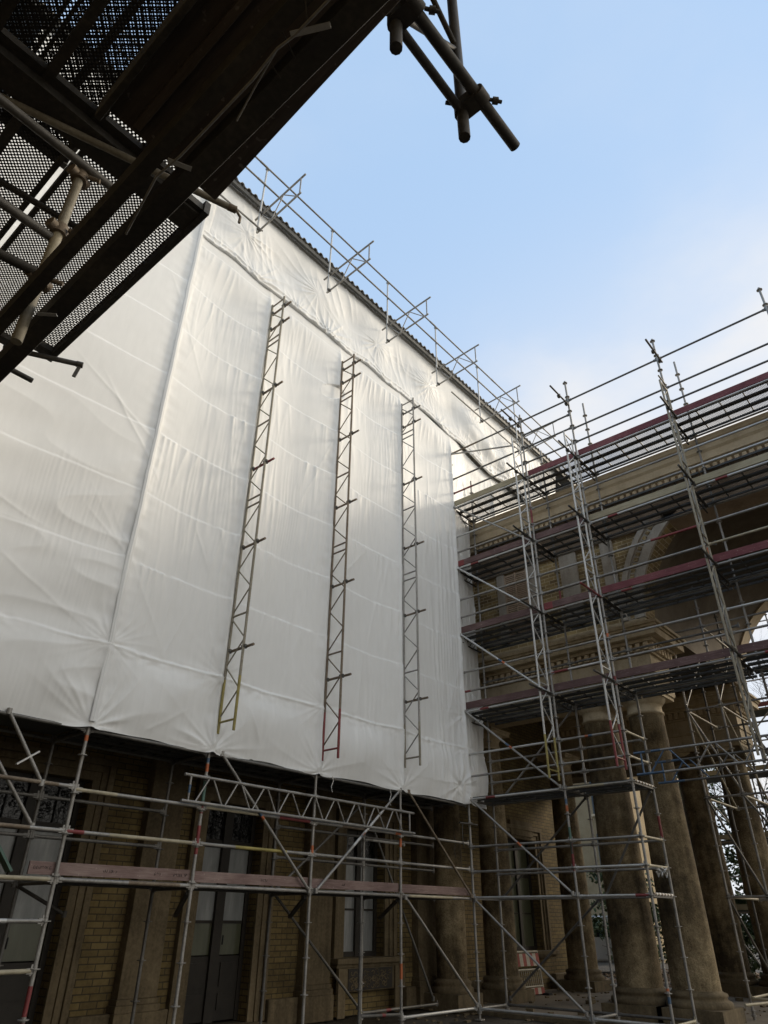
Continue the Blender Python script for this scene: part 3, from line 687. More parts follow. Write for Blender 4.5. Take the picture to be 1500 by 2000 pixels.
brace(ls, (3.68, YS, 4.05), (4.34, YS, 3.24), 'galv'); brace(ls, (3.66, YS + .02, 3.5), (4.36, YS + .02, 2.72), 'galv')
b = MB(); b.bar((3.95, YS, 3.42), (4.2, YS, 3.62), .05, .02); b.build('strut', M['galv_bright'], ls)
b = MB(); b.bar((3.3, YS + .1, 3.3), (4.25, YS + .1, 2.2), .03, .16, up=(0, -1, 0)); b.build('ladder_stringer', M['green'], ls)
brace(ls, (4.75, YI, 2.1), (5.4, YI - .3, 1.75), 'black')
for x in (7.25, 9.7, 12.2): b = MB(); b.bar((x - .2, YS + .25, 2.05), (x + .15, YI, 1.75), .06, .05); b.build('console', M['black'], ls)
# horizontal lattice girder, clamped to the standards
g = thing('lattice_girder', 'silver lattice girder lying level on the scaffold standards below the white sheeting', 'lattice girder', (6.48, 9.655, 3.26))
for z, e0, e1 in ((.38, 0, 5.7), (0, .0, 5.72)):
    b = MB(); b.tube((e0, 0, z), (e1, 0, z), .0242, 10); b.build('chord', M['galv'], g)
b = MB(); xz = .12; b.tube((xz, 0, 0), (xz, 0, .38), .018, 8); b.tube((5.56, 0, 0), (5.56, 0, .38), .018, 8)
b.tube((xz, 0, .12), (xz, 0, .24), .0195, 8, 1)
k = 0; xz = .25
while xz < 5.3:
    b.tube((xz, 0, 0 if k % 2 == 0 else .37), (xz + .22, 0, .37 if k % 2 == 0 else 0), .0145, 8); xz += .27 if k % 2 else .3; k += 1
b.build('lacing', [M['galv'], M['blue']], g)
for x in (.44, 2.88, 5.34):
    for z in (0, .38): c = MB(); couple(c, (x, .03, z)); c.build('coupler', M['coupler'], g)
# tie wires hanging from the sheeting hem
for (x, y, z, ln) in ((9.75, 9.68, 4.05, .28), (11.45, 9.68, 4.02, .3), (13.75, 9.75, 3.35, .45)):
    b = MB(); b.poly([(x, y, z), (x + .03, y, z - ln * .3), (x - .02, y, z - ln * .7), (x + .015, y, z - ln)], .006, 5); b.build('tie_wire', M['paper'] if x < 12 else M['black'], ls)

# ------------------------------------------------------------------ portico / gate building on the right
XF = 16.0; YC, ZS, RA = 2.3, 8.1, 3.05
gate = thing('portico_building', 'sandstone gate building with an arched passage and stone columns behind the right scaffold', 'building', (0, 0, 0))
def arch_pts(r, n=40): return [(YC + r * math.cos(math.pi * i / n), ZS + r * math.sin(math.pi * i / n)) for i in range(n + 1)]
# attic with barrel vault: built as quads between arch and outer box
def arch_block(x0, x1, r, ytop, ybot, ztop, mi=0, b=None):
    b = b or MB(); A = arch_pts(r, 48)
    O = []
    for (y, z) in A:     # project the arch on the box outline
        dy, dz = y - YC, max(z - ZS, 0); 
        t = min(((ytop - YC) / dy) if dy > 1e-6 else (((ybot - YC) / dy) if dy < -1e-6 else 1e9), ((ztop - ZS) / dz) if dz > 1e-6 else 1e9)
        O.append((YC + dy * t, ZS + dz * t))
    n = len(A)
    for x, fl in ((x0, 0), (x1, 1)):
        vs = [(x, *p) for p in A] + [(x, *p) for p in O]
        b.add(vs, [((i, i + 1, n + i + 1, n + i) if fl else (i, n + i, n + i + 1, i + 1)) for i in range(n - 1)], mi)
        for zz in ((ytop, ztop), (ybot, ztop)):
            j = min(range(n), key=lambda q: abs(O[q][0] - zz[0]) + abs(O[q][1] - zz[1]) if abs(O[q][1] - ztop) < 1e-6 else 99)
            k_ = j + 1 if zz[0] < YC else j - 1
            b.add([(x, *O[j]), (x, *O[k_]), (x, *zz)], [(0, 1, 2)], mi)
    vs = [(x0, *p) for p in A] + [(x1, *p) for p in A]; b.add(vs, [(i, i + 1, n + i + 1, n + i) for i in range(n - 1)], mi, True)
    b.add([(x0, ytop, ztop), (x1, ytop, ztop), (x1, ybot, ztop), (x0, ybot, ztop)], [(0, 1, 2, 3)], mi)
    b.add([(x0, ytop, ZS), (x1, ytop, ZS), (x1, YC + r, ZS), (x0, YC + r, ZS)], [(0, 1, 2, 3)], mi)
    b.add([(x0, ybot, ZS), (x1, ybot, ZS), (x1, YC - r, ZS), (x0, YC - r, ZS)], [(3, 2, 1, 0)], mi)
    b.add([(x0, ytop, ZS), (x0, ytop, ztop), (x1, ytop, ztop), (x1, ytop, ZS)], [(0, 1, 2, 3)], mi)
    b.add([(x0, ybot, ZS), (x0, ybot, ztop), (x1, ybot, ztop), (x1, ybot, ZS)], [(3, 2, 1, 0)], mi)
    return b
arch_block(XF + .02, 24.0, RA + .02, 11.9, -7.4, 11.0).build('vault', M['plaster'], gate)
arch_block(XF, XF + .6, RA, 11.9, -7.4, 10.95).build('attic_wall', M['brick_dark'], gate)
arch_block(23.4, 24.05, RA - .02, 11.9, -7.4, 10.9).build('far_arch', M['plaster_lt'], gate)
# archivolt ring
def ring(x0, x1, r0, r1, b):
    A, B = arch_pts(r0, 56), arch_pts(r1, 56); n = len(A)
    vs = [(x0, *p) for p in A] + [(x0, *p) for p in B] + [(x1, *p) for p in A] + [(x1, *p) for p in B]
    f = []
    for i in range(n - 1):
        f += [(i, n + i, n + i + 1, i + 1), (2 * n + i, 2 * n + i + 1, 3 * n + i + 1, 3 * n + i), (i, i + 1, 2 * n + i + 1, 2 * n + i), (n + i, 3 * n + i, 3 * n + i + 1, n + i + 1)]
    b.add(vs, f)
b = MB(); ring(XF - .10, XF - .003, RA, RA + .22, b); ring(XF - .06, XF - .003, RA + .22, RA + .42, b); ring(XF - .12, XF - .003, RA + .42, RA + .56, b); b.build('archivolt', M['grey_stone'], gate)
b = MB()
for i in range(70):
    t = math.pi * (i + .5) / 70; r = RA + .32
    c = Vector((XF - .065, YC + r * math.cos(t), ZS + r * math.sin(t))); ti = Vector((0, -math.sin(t), math.cos(t)))
    b.bar(c - ti * .05, c + ti * .05, .03, .10, up=(0, math.cos(t), math.sin(t))); 
b.build('archivolt_ornament', M['brick_dark'], gate)
# attic pilasters, panels and louvre
for y0, y1 in ((9.17, 9.42), (8.06, 8.42), (6.9, 7.4), (5.85, 6.2)):
    b = MB(); b.box((XF - .07, y0, 8.32), (XF - .003, y1, 10.4)); b.build('attic_pilaster', M['grey_stone'], gate, .01)
b = MB(); b.box((XF - .03, 8.43, 8.4), (XF - .003, 9.16, 10.35))
for k in range(34): b.bar((XF - .055, 8.46, 8.44 + k * .056), (XF - .055, 9.13, 8.44 + k * .056), .012, .05, up=(.5, 0, 1))
for y in (8.43, 8.78, 9.12): b.box((XF - .085, y, 8.4), (XF - .06, y + .04, 10.35))
b.build('louvre', M['fascia'], gate)
# top cornice
pr_ = [(15.98, 10.4), (15.9, 10.4), (15.9, 10.62), (15.86, 10.66), (15.86, 10.84), (15.83, 10.88), (15.83, 11.05), (15.78, 11.1), (15.78, 11.26), (15.72, 11.3), (15.72, 11.38), (16.6, 11.38), (16.6, 10.4)]
b = MB(); b.extrude([(x, z) for x, z in pr_], 11.9, -7.4, 'y'); b.build('moulded_fascia', M['fascia'], gate)
b = MB(); b.extrude([(15.72, 11.383), (15.50, 11.46), (15.50, 11.66), (15.45, 11.72), (15.45, 11.88), (15.395, 11.93), (15.395, 12.06), (16.6, 12.06), (16.6, 11.383)], 11.9, -7.4, 'y'); b.build('cornice', M['plaster_lt'], gate)
b = MB()
for k in range(110): y = 11.7 - k * .17; b.box((15.62, y - .05, 11.27), (15.715, y + .05, 11.375))
b.build('dentil_band', M['plaster_lt'], gate)
# entablature blocks
def entablature(x0, x1, y0, y1, zb, ends):
    """y0<y1; x0 the front face"""
    def slab(b, e, z0, z1): b.box((x0 - e, y0 - e, z0), (x1 + e, y1 + (e if 'hi' in ends else 0), z1))
    b = MB(); slab(b, 0, zb, zb + .34); slab(b, .03, zb + .343, zb + .42); slab(b, -.01, zb + .423, 7.22); slab(b, .05, 7.223, 7.28)
    slab(b, .02, 7.283, 7.48); slab(b, .16, 7.483, 7.56); slab(b, .34, 7.563, 7.74); slab(b, .38, 7.743, 7.80); slab(b, .43, 7.803, 7.88); slab(b, .08, 7.883, 8.09)
    e = b.build('entablature', M['stone_lt'], gate, .006)
    b = MB(); n = int((y1 - y0) / .19)
    for k in range(n + 1): y = y0 - .02 + k * .19; b.box((x0 - .11, y, 7.3), (x0 - .022, y + .10, 7.478))
    n = int((x1 - x0) / .19)
    for k in range(n + 1): x = x0 - .02 + k * .19; b.box((x, y0 - .11, 7.3), (x + .10, y0 - .022, 7.478))
    b.build('dentil_band', M['plaster_lt'], e)
entablature(XF, 17.2, 5.45, 11.9, 6.42, ()); entablature(22.9, 24.1, 5.6, 11.9, 6.42, ()); entablature(XF, 17.2, -6.9, -.85, 6.42, ('hi',)); entablature(22.9, 24.1, -6.9, -.85, 6.42, ('hi',))
b = MB(); b.box((22.95, 5.65, 5.95), (24.05, 11.9, 6.417)); b.build('architrave', M['stone'], gate)
def column(x, y, r=.46, ztop=6.42, mat='column'):
    b = MB(); n = 44
    b.lathe([(r, .56), (r * 1.0, 1.6), (r * .97, 2.9), (r * .92, 4.3), (r * .87, 5.5), (r * .85, ztop - .52)], (x, y, 0), n)
    c = b.build('column', M[mat], gate)
    b = MB(); b.box((x - r * 1.36, y - r * 1.36, -.02), (x + r * 1.36, y + r * 1.36, .30))
    b.lathe([(r * 1.33, .303), (r * 1.36, .34), (r * 1.33, .40), (r * 1.2, .42), (r * 1.16, .46), (r * 1.22, .49), (r * 1.2, .53), (r * 1.06, .55), (r * 1.0, .58)], (x, y, 0), n); b.build('base', M['stone'], c)
    b = MB(); t = ztop
    b.lathe([(r * .85, t - .52), (r * .93, t - .50), (r * .93, t - .46), (r * .86, t - .44), (r * .86, t - .30), (r * .92, t - .28), (r * 1.12, t - .17), (r * 1.12, t - .14)], (x, y, 0), n)
    b.box((x - r * 1.2, y - r * 1.2, t - .137), (x + r * 1.2, y + r * 1.2, t - .05)); b.box((x - r * 1.26, y - r * 1.26, t - .047), (x + r * 1.26, y + r * 1.26, t - .004)); b.build('capital', M['stone_lt'], c)
column(16.52, 7.17); column(16.52, 6.02)
column(23.4, 7.45); column(23.4, 6.2); column(17.3, 11.0, .40); column(15.55, 11.25, .36); column(21.7, 11.05, .42)
column(16.52, -1.4); column(16.52, -2.6); column(23.4, -1.5); column(23.4, -2.7)
b = MB(); b.box((15.1, 5.9, -.03), (15.32, 11.0, .06)); struct(b.build('kerb', M['stone'], None, .01))

# ------------------------------------------------------------------ scaffold before the portico
rs = thing('scaffolding', 'tall tube scaffold with several decks and red toe boards before the gate building', 'scaffold', (0, 0, 0))
XR, XB = 14.3, 15.36; YR = [9.70, 7.22, 5.72, 3.22, .62, -1.95]; LV = [2.15, 4.15, 6.17, 8.17, 10.12, 12.10]
for i, y in enumerate(YR):
    z0 = 0 if i < 3 else 4.2
    bands = {0: [('red', 9.5, 10.0), ('paper', 5.55, 5.72), ('red', 11.7, 12.6)], 1: [('blue', 3.85, 3.95), ('orange', 3.7, 3.82), ('green', 2.9, 3.4), ('red', 2.6, 3.15), ('red', 10.6, 11.2)], 2: [('blue', 7.1, 7.15), ('orange', 7.16, 7.28), ('orange', .62, .72), ('blue', .5, .6), ('red', 6.1, 6.3)], 3: [('orange', 8.4, 8.6)]}.get(i, ())
    standard(rs, XR, y, z0, 14.3 if i in (0, 1) else 14.72, 'galv' if i < 3 else 'galv', bands, i < 3, ph=.15)
    standard(rs, XB, y - (.15 if i == 3 else 0), z0, 13.6 if i < 2 else 14.6, 'galv', [('red', 8.6, 9.2)] if i == 1 else [('red', 3.2, 3.6)] if i == 2 else (), i < 3, ph=.15)
mixm = ['galv', 'galv_bright', 'galv', 'galv', 'galv_bright', 'galv_dark']
random.seed(11)
for bi_, (y0, y1) in enumerate(zip(YR[:-1], YR[1:])):
    for li, z in enumerate(LV):
        if li < 2 and bi_ > 1: continue
        bn = [('red', .8, .98)] if (li == 0 and bi_ == 1) else [('cream', .05, .6)] if (li == 1 and bi_ == 1) else [('red', .2, .3)] if random.random() < .2 else ()
        ledger(rs, (XR, y0, z), (XR, y1, z), random.choice(mixm) if li > 0 else 'galv_bright', bands=bn)
        ledger(rs, (XB, y0, z), (XB, y1, z), 'galv' if li != 2 else 'galv', name='back_ledger')
        rails = (.5, 1.0) if li < 5 else ((.5, 1.0, 1.95) if bi_ == 0 else (.5, 1.0, 1.45, 1.95) if bi_ == 1 else (.5, .95, 1.92))
        for dz in rails:
            bn = ()
            if li == 3 and bi_ == 2 and dz == 1.0: bn = [('red', .55, .97)]
            if li == 2 and bi_ == 1 and dz == .5: bn = [('red', 0.02, .3)]
            if li == 1 and bi_ == 1 and dz == 1.0: bn = [('orange', .42, .47), ('blue', .47, .53)]
            if li == 2 and bi_ == 0 and dz == .5: bn = [('red', .0, .1)]
            if li == 5 and bi_ == 0: bn = [('red', 0, .3)] if dz == .5 else [('rust', 0, .4)] if dz > 1.5 else ()
            ledger(rs, (XR, y0, z + dz), (XR, y1, z + dz), 'galv_dark' if li == 5 else random.choice(['galv', 'galv', 'galv_bright', 'cream' if random.random() < .25 else 'galv']), name='guard_rail', bands=bn)
        if li < 2:
            for dz in (.5, 1.0): ledger(rs, (XB, y0, z + dz), (XB, y1, z + dz), 'galv', name='back_rail')
        elif li in (2, 3) and bi_ < 3: ledger(rs, (XB, y0, z + 1.0), (XB, y1, z + 1.0), 'galv_dark', name='back_rail')
    # decks and toe boards
    for li, z in enumerate(LV):
        if li == 0 or (li == 1 and bi_ > 1): continue
        b = MB()
        for k in range(3):
            xa = XR + .05 + k * .325
            b.add([(xa, y1 + .02, z + .055), (xa + .31, y1 + .02, z + .055), (xa + .31, y0 - .02, z + .055), (xa, y0 - .02, z + .055)], [(0, 1, 2, 3)], 0)
            for e, wd in ((xa, .045), (xa + .265, .045)): b.box((e, y1 + .02, z + .008), (e + wd, y0 - .02, z + .05), 1)
            nn = int((y0 - y1) / .62)
            for j in range(1, nn + 1): yy = y1 + j * (y0 - y1) / (nn + 1); b.box((xa + .05, yy - .012, z + .02), (xa + .26, yy + .012, z + .053), 1)
        b.build('deck', [M['perf'], M['rib']], rs)
        if li >= 2:
            mt = {(5, 0): 'board_pale', (5, 1): 'board_red', (5, 2): 'board_red', (5, 3): 'board_red', (4, 2): 'board_pale', (4, 3): 'board_pale', (3, 2): 'board_red', (3, 3): 'board_red', (2, 3): 'board_y'}.get((li, bi_), 'board_y')
            b = MB(); b.bar((XR + .03, y0 - .03, z + .155), (XR + .03, y1 + .03, z + .15), .03, .17)
            mats = [M[mt], M['red']]
            if (li, bi_) in ((4, 0), (3, 1)): b.bar((XR + .029, y0 - .028, z + .155), (XR + .029, y0 - .26, z + .155), .034, .174, mi=1)
            b.build('toe_board', mats, rs, .003)
# narrow console decks between the back standards and the facade
for y0, y1 in zip(YR[:-1], YR[1:]):
    for z in (6.12, 8.12, 11.12):
        b = MB(); xa = XB + .07
        b.add([(xa, y1 + .02, z + .055), (xa + .29, y1 + .02, z + .055), (xa + .29, y0 - .02, z + .055), (xa, y0 - .02, z + .055)], [(0, 1, 2, 3)], 0)
        for e in (xa, xa + .25): b.box((e, y1 + .02, z + .0), (e + .04, y0 - .02, z + .05), 1)
        for j in range(1, 4): yy = y1 + j * (y0 - y1) / 4; b.box((xa + .04, yy - .012, z + .01), (xa + .25, yy + .012, z + .053), 1)
        b.build('console_deck', [M['perf'], M['rib']], rs)
for i, y in enumerate(YR):
    for li, z in enumerate(LV):
        if li < 2 and i > 2: continue
        b = MB(); b.bar((XR + .04, y, z - .01), (XB - .04, y, z - .01), .05, .05)
        if li >= 2:
            b.bar((XR + .04, y + .03, z - .17), (XB - .04, y + .03, z - .17), .03, .03)
            for k in range(5): xa = XR + .1 + k * .18; b.bar((xa, y + .03, z - .17), (xa + .12, y + .015, z - .03), .015, .015)
        b.build('transom', M['black'] if li >= 2 else M['galv_dark'], rs)
        if i == 2 and li < 2:
            for dz in (.5, 1.0): ledger(rs, (XR, y, z + dz), (XB, y, z + dz), 'cream', name='end_rail')
    # base
for y0, y1 in ((9.7, 7.22), (7.22, 5.72)):
    ledger(rs, (XR, y0, .18), (XR, y1, .18), 'galv_bright'); ledger(rs, (XB, y0, .18), (XB, y1, .18), 'galv_dark', name='back_ledger')
for y in YR[:3]: ledger(rs, (XR, y, .18), (XB, y, .18), 'cream' if y == 5.72 else 'galv', name='transom')
# striped end pieces
for z in (2.17, 4.17):
    b = MB(); b.tube((XR + .05, 5.70, z), (XB - .05, 5.70, z), .026, 10)
    for k in range(6): xa = XR + .15 + k * .15; b.tube((xa, 5.70, z), (xa + .07, 5.70, z), .0275, 10, 1)
    b.build('end_rail', [M['rust'], M['paper']], rs)
for li in (1, 2, 3, 4, 5):
    bn = [('orange', .5, .54)] if li == 1 else [('blue', .46, .5), ('orange', .5, .53)] if li in (2, 3) else ()
    brace(rs, (XR - .04, 9.62, LV[li]), (XR - .04, 7.30, LV[li - 1] + .05), 'galv_bright' if li in (4, 3) else 'galv', bn)
brace(rs, (XR - .04, 9.62, 2.1), (XR - .04, 7.3, .25), 'galv')
brace(rs, (XR - .03, 9.66, 14.02), (13.86, 7.3, 13.0), 'galv')
brace(rs, (XB, 9.6, .3), (XB, 7.3, 2.1), 'galv_dark'); brace(rs, (XB + .05, 9.6, 2.2), (XB + .05, 7.3, 4.1), 'galv_dark'); brace(rs, (XB + .05, 9.55, 4.2), (XB + .05, 7.3, 6.1), 'galv'); brace(rs, (XB, 7.1, 2.2), (XB, 5.8, 4.1), 'galv_dark')
b = MB(); b.tube((13.95, 9.74, 8.0), (14.4, 9.66, 8.0), .0242, 10); b.tube((13.9, 9.7, 3.62), (14.5, 9.62, 3.62), .02, 8); b.build('stub_tube', M['coupler'], rs)
b = MB(); b.poly([(13.98, 9.68, 3.6), (13.96, 9.68, 3.35), (14.0, 9.68, 3.1)], .01, 5); b.build('tie_wire', M['black'], rs)
# upright lattice girders in front of it
G2 = 'upright lattice girders in front of the portico scaffold'
tz = [1.87, 3.85, 5.85, 7.75, 9.55]
def rgird(label, y, z0, ln, mat, foot, tm):
    return lattice(label, (14.2, y, z0), R(180), ln, mat, foot, G2, [a + 4.3 - z0 for a in tz], sep=.42, tube_out=.95, tube_mat='black', tube_mats=tm)
rgird('bright lattice girder with yellow foot in front of the portico scaffold', 7.27, 4.30, 8.9, 'galv_bright', 'yellow', None)
rgird('bright lattice girder with red foot in front of the portico scaffold', 5.76, 4.36, 8.3, 'galv_bright', 'red', [None, 'red', None, None, None])
rgird('greenish old lattice girder without painted foot in front of the arch', 3.17, 4.25, 8.7, 'olive', 'olive', None)

# level bridging girders at the passage
def bridge(label, x, z, mats, ends):
    g = thing('lattice_girder', label, 'lattice girder', (x, 5.56, z), R(-90))
    for zz in (0, .41):
        b = MB(); b.tube((0.0, 0, zz), (.55, 0, zz), .0245, 10, 1); b.tube((.55, 0, zz), (7.6, 0, zz), .0242, 10); b.build('chord', mats, g)
    b = MB(); k = 0; xz = .28; b.tube((.14, 0, 0), (.14, 0, .41), .02, 8, 1)
    while xz < 7.3:
        b.tube((xz, 0, 0 if k % 2 == 0 else .4), (xz + .33, 0, .4 if k % 2 == 0 else 0), .016, 8, 1 if k < 2 else 0); xz += .44; k += 1
    b.build('lacing', mats, g)
    for cx in (.3, 2.35): c = MB(); couple(c, (cx, .0, .41)); c.build('coupler', M['coupler'], g)
bridge('level lattice girder with a blue end bridging the passage, nearer one', 14.22, 4.24, [M['galv'], M['blue']], 0)
bridge('level lattice girder with a blue end bridging the passage, behind the nearer one', 15.3, 4.22, [M['galv_dark'], M['blue']], 0)
# rag on a rail
b = MB(); nn = 9; vs = []; fs = []
for i in range(nn):
    for j in range(nn):
        vs.append((14.85 + .03 * math.sin(i * 1.3 + j), 5.66 + .22 * i / nn - .1 + .02 * math.sin(j * 2), 2.62 - .2 * j / nn * (0.6 + .4 * math.sin(i * 2.1)) + .02 * math.cos(i * 2)))
for i in range(nn - 1):
    for j in range(nn - 1): fs.append((i * nn + j, i * nn + j + 1, (i + 1) * nn + j + 1, (i + 1) * nn + j))
b.add(vs, fs, 0, True); tag(b.build('rag', M['paper']), 'scrap of white cloth hanging from the end rail of the portico scaffold', 'rag')

# ------------------------------------------------------------------ scaffold inside the passage
ps = thing('scaffolding', 'dark tube scaffold standing inside the arched passage between the columns', 'scaffold', (0, 0, 0))
PX = [17.75, 20.0]; PY = [5.42, 4.62, 2.4]
for x in PX:
    for y in PY: standard(ps, x, y + (.0 if x < 19 else .15), 0, 9.4 if y > 4.5 else 10.2, 'galv' if x < 19 else 'galv_dark', (), True)
for z in (.4, 2.2, 4.2, 6.2, 8.2):
    for x in PX:
        for y0, y1 in zip(PY[:-1], PY[1:]): ledger(ps, (x, y0, z), (x, y1, z), 'cream' if (z < 1 and x < 19) else 'galv')
    for y in PY: ledger(ps, (PX[0], y, z), (PX[1], y, z), 'cream', 'transom')
for y in PY[:2]:
    brace(ps, (PX[0], y, 2.2), (PX[1], y, .4), 'galv_dark'); brace(ps, (PX[0], y, 6.2), (PX[1], y, 4.2), 'cream'); brace(ps, (PX[1], y, 8.2), (PX[0], y, 6.3), 'galv_dark')
brace(ps, (PX[0], 5.42, 4.2), (PX[0], 4.62, 2.2), 'galv_dark'); brace(ps, (PX[0], 4.62, 4.2), (PX[0], 2.4, .6), 'galv_dark'); brace(ps, (PX[0], 5.42, 6.2), (PX[0], 4.62, 4.3), 'galv'); brace(ps, (PX[0] + .05, 2.4, 6.2), (PX[0] + .05, 4.62, 2.2), 'galv_dark')
# cream tube poking out low between the columns
b = MB(); b.tube((16.0, 5.0, .42), (17.8, 4.4, .45), .0242, 10); b.build('ledger', M['cream'], ps)

# scaffold on the far side
fs_ = thing('scaffolding', 'distant tube scaffold with red boards seen through the arch', 'scaffold', (0, 0, 0))
for y in np.arange(-8, 8.6, 2.1):
    for x in (26.2, 27.4): standard(fs_, x, float(y), 0, 11.6, 'rust' if x > 27 else 'galv_dark', ())
for z in np.arange(2, 11.5, 1.0):
    b = MB()
    b.tube((26.2, -8, z), (26.2, 8.6, z), .0242, 8); b.build('ledger', M['galv'] if int(z) % 2 else M['rust'], fs_)
    if int(z) % 2 == 0:
        b = MB(); b.box((26.25, -8, z + .02), (27.35, 8.6, z + .07)); b.build('deck', M['rib'], fs_)
        b = MB(); b.box((26.16, -8, z + .08), (26.19, 8.6, z + .23)); b.build('toe_board', M['board_red'] if z > 7 else M['board_pale'], fs_)
for k, y in enumerate((7.2, 3.0, -1.2)):
    for z in (0.2, 2.2, 4.2, 6.2): brace(fs_, (26.15, y, z), (26.15, y - 2.1 if (int(z) // 2) % 2 else y + 1.2, z + 1.9), 'galv')

# ------------------------------------------------------------------ near scaffold overhead
ns = thing('scaffolding', 'dark overhead scaffold of perforated decks seen from below at the top left', 'scaffold', (0, 0, 0))
def near_deck(x0, w, y0, y1, z, mat='perf_near', rib=.03):
    b = MB(); b.add([(x0 + .02, y0, z), (x0 + w - .02, y0, z), (x0 + w - .02, y1, z), (x0 + .02, y1, z)], [(0, 1, 2, 3)], 0)
    for e in (x0, x0 + w - rib): b.box((e, y0, z - .07), (e + rib, y1, z - .003), 1)
    for y in (y0, y1 - .1): b.box((x0 + rib, y, z - .06), (x0 + w - rib, y + .10, z - .004), 1)
    return b.build('deck', [M[mat], M['black']], ns)
for x0 in (-.99, -.66, -.33, 0.0, .33, .70, 1.03):
    for y0, y1 in ((0.05, 3.10), (3.22, 5.55)): near_deck(x0 if (x0 < .6 or y0 > 3) else x0 - .04, .33, y0, y1, 6.18)
for x0 in (-.98, -.655, -.33, -.005, .35, .675):
    for y0, y1 in ((-.6, 2.45), (2.50, 5.05)): near_deck(x0, .32, y0, y1, 8.20)
b = MB(); b.box((-1.1, 3.06, 6.04), (1.5, 3.26, 6.11)); b.build('transom', M['black'], ns)
b = MB(); b.box((-1.1, 5.05, 8.10), (1.0, 5.12, 8.22)); b.build('transom', M['black'], ns)
def slab(name, poly, z0, z1, mat):
    n = len(poly); b = MB(); b.add([(x, y, z0) for x, y in poly] + [(x, y, z1) for x, y in poly], [tuple(range(n - 1, -1, -1)), tuple(range(n, 2 * n))] + [(i, (i + 1) % n, n + (i + 1) % n, n + i) for i in range(n)])
    return b.build(name, M[mat], ns, .003)
slab('plywood_board', [(.385, -.9), (.60, -.9), (.625, 1.70), (.385, 1.70)], 4.26, 4.29, 'ply')
slab('plywood_board', [(.61, -.9), (.735, -.9), (.875, 1.695), (.635, 1.70)], 4.255, 4.285, 'ply')
slab('board_edge', [(.36, -.9), (.384, -.9), (.384, 1.72), (.36, 1.72)], 4.20, 4.30, 'black')
slab('board_batten', [(.465, -.9), (.495, -.9), (.505, 1.66), (.475, 1.66)], 4.225, 4.257, 'ply')
near_deck(1.245, .27, 3.02, 5.33, 6.12, 'perf_slot', .02)
b = MB(); b.box((1.48, 3.0, 6.03), (1.525, 5.33, 6.15)); b.build('deck_edge', M['black'], ns)
for xa, w, y1 in ((.655, .075, 3.25), (.535, .05, 3.6)):
    b = MB(); b.box((xa, -.8, 4.05), (xa + w, y1, 4.10)); b.box((xa, -.8, 4.10), (xa + .008, y1, 4.14)); b.box((xa + w - .008, -.8, 4.10), (xa + w, y1, 4.14)); b.build('beam', M['black'], ns)
b = MB(); b.tube((.728, -.8, 4.055), (.728, 3.25, 4.055), .004, 6); b.build('beam_lip', M['galv'], ns)
def nt_(a, c, mat, r=.0242, name='tube'): b = MB(); b.tube(a, c, r, 14); return b.build(name, M[mat], ns)
nt_((-.3, 3.45, 6.0), (1.59, 2.81, 6.0), 'olive')
b = MB(); b.tube((1.56, 2.82, 6.0), (1.615, 2.80, 6.0), .027, 12); b.poly([(1.61, 2.80, 6.0), (1.65, 2.79, 5.95), (1.645, 2.785, 5.88)], .010, 6); b.build('tube_end', M['rust'], ns)
nt_((-.3, 2.64, 5.15), (.85, 2.66, 5.15), 'galv_dark'); nt_((-.3, 2.69, 4.6), (.60, 2.71, 4.6), 'galv_dark'); nt_((-.2, 2.80, 4.3), (.62, 2.66, 4.3), 'black')
nt_((1.1, 5.48, 5.86), (1.47, 5.48, 5.86), 'black'); nt_((1.15, 5.43, 6.0), (1.68, 5.13, 6.0), 'galv_dark')
b = MB(); b.tube((1.67, 5.135, 6.0), (1.72, 5.11, 6.0), .029, 10); b.bar((1.70, 5.12, 5.99), (1.68, 5.13, 5.85), .016, .03); b.build('tube_end', M['coupler'], ns)
b = MB(); b.tube((.61, 2.70, 3.9), (.61, 2.70, 5.22), .0242, 14); b.tube((.61, 2.70, 4.33), (.61, 2.70, 4.66), .0248, 14, 1); b.build('standard', [M['olive'], M['cream']], ns)
for z in (4.30, 4.66, 5.10):
    b = MB(); b.tube((.61, 2.70, z - .03), (.61, 2.70, z + .03), .042, 12); b.tube((.55, 2.68, z), (.66, 2.72, z), .03, 10); b.tube((.64, 2.66, z), (.69, 2.63, z - .01), .012, 8); b.build('coupler', M['rust'], ns)
nt_((-.3, 3.95, 6.02), (1.05, 3.80, 6.02), 'black')
# cable strap with bracket plates and zip ties
b = MB(); b.poly([(.65, 1.91, 4.0), (.59, 1.61, 4.0), (.6, 1.48, 4.0), (.6, 1.09, 4.0), (.59, .96, 4.0), (.6, .89, 4.0), (.6, .6, 4.0)], .0045, 6); b.poly([(.65, 1.23, 4.0), (.62, 1.1, 4.005), (.59, .96, 4.0)], .003, 6); b.build('cable', M['galv'], ns)
for p, q in (((.58, 1.525, 4.0), (.655, 1.49, 4.0)), ((.59, .9, 4.0), (.65, .79, 4.0)), ((.62, 2.58, 4.0), (.68, 2.52, 4.0))):
    b = MB(); b.bar(p, q, .018, .004); b.build('bracket_plate', M['galv_bright'], ns)
for p, q in (((.58, .93, 4.04), (.66, .96, 4.05)), ((.62, 1.03, 4.05), (.67, 1.04, 4.05)), ((.55, .80, 4.05), (.6, .84, 4.0))):
    b = MB(); b.bar(p, q, .004, .004); b.build('cable_tie', M['black'], ns)
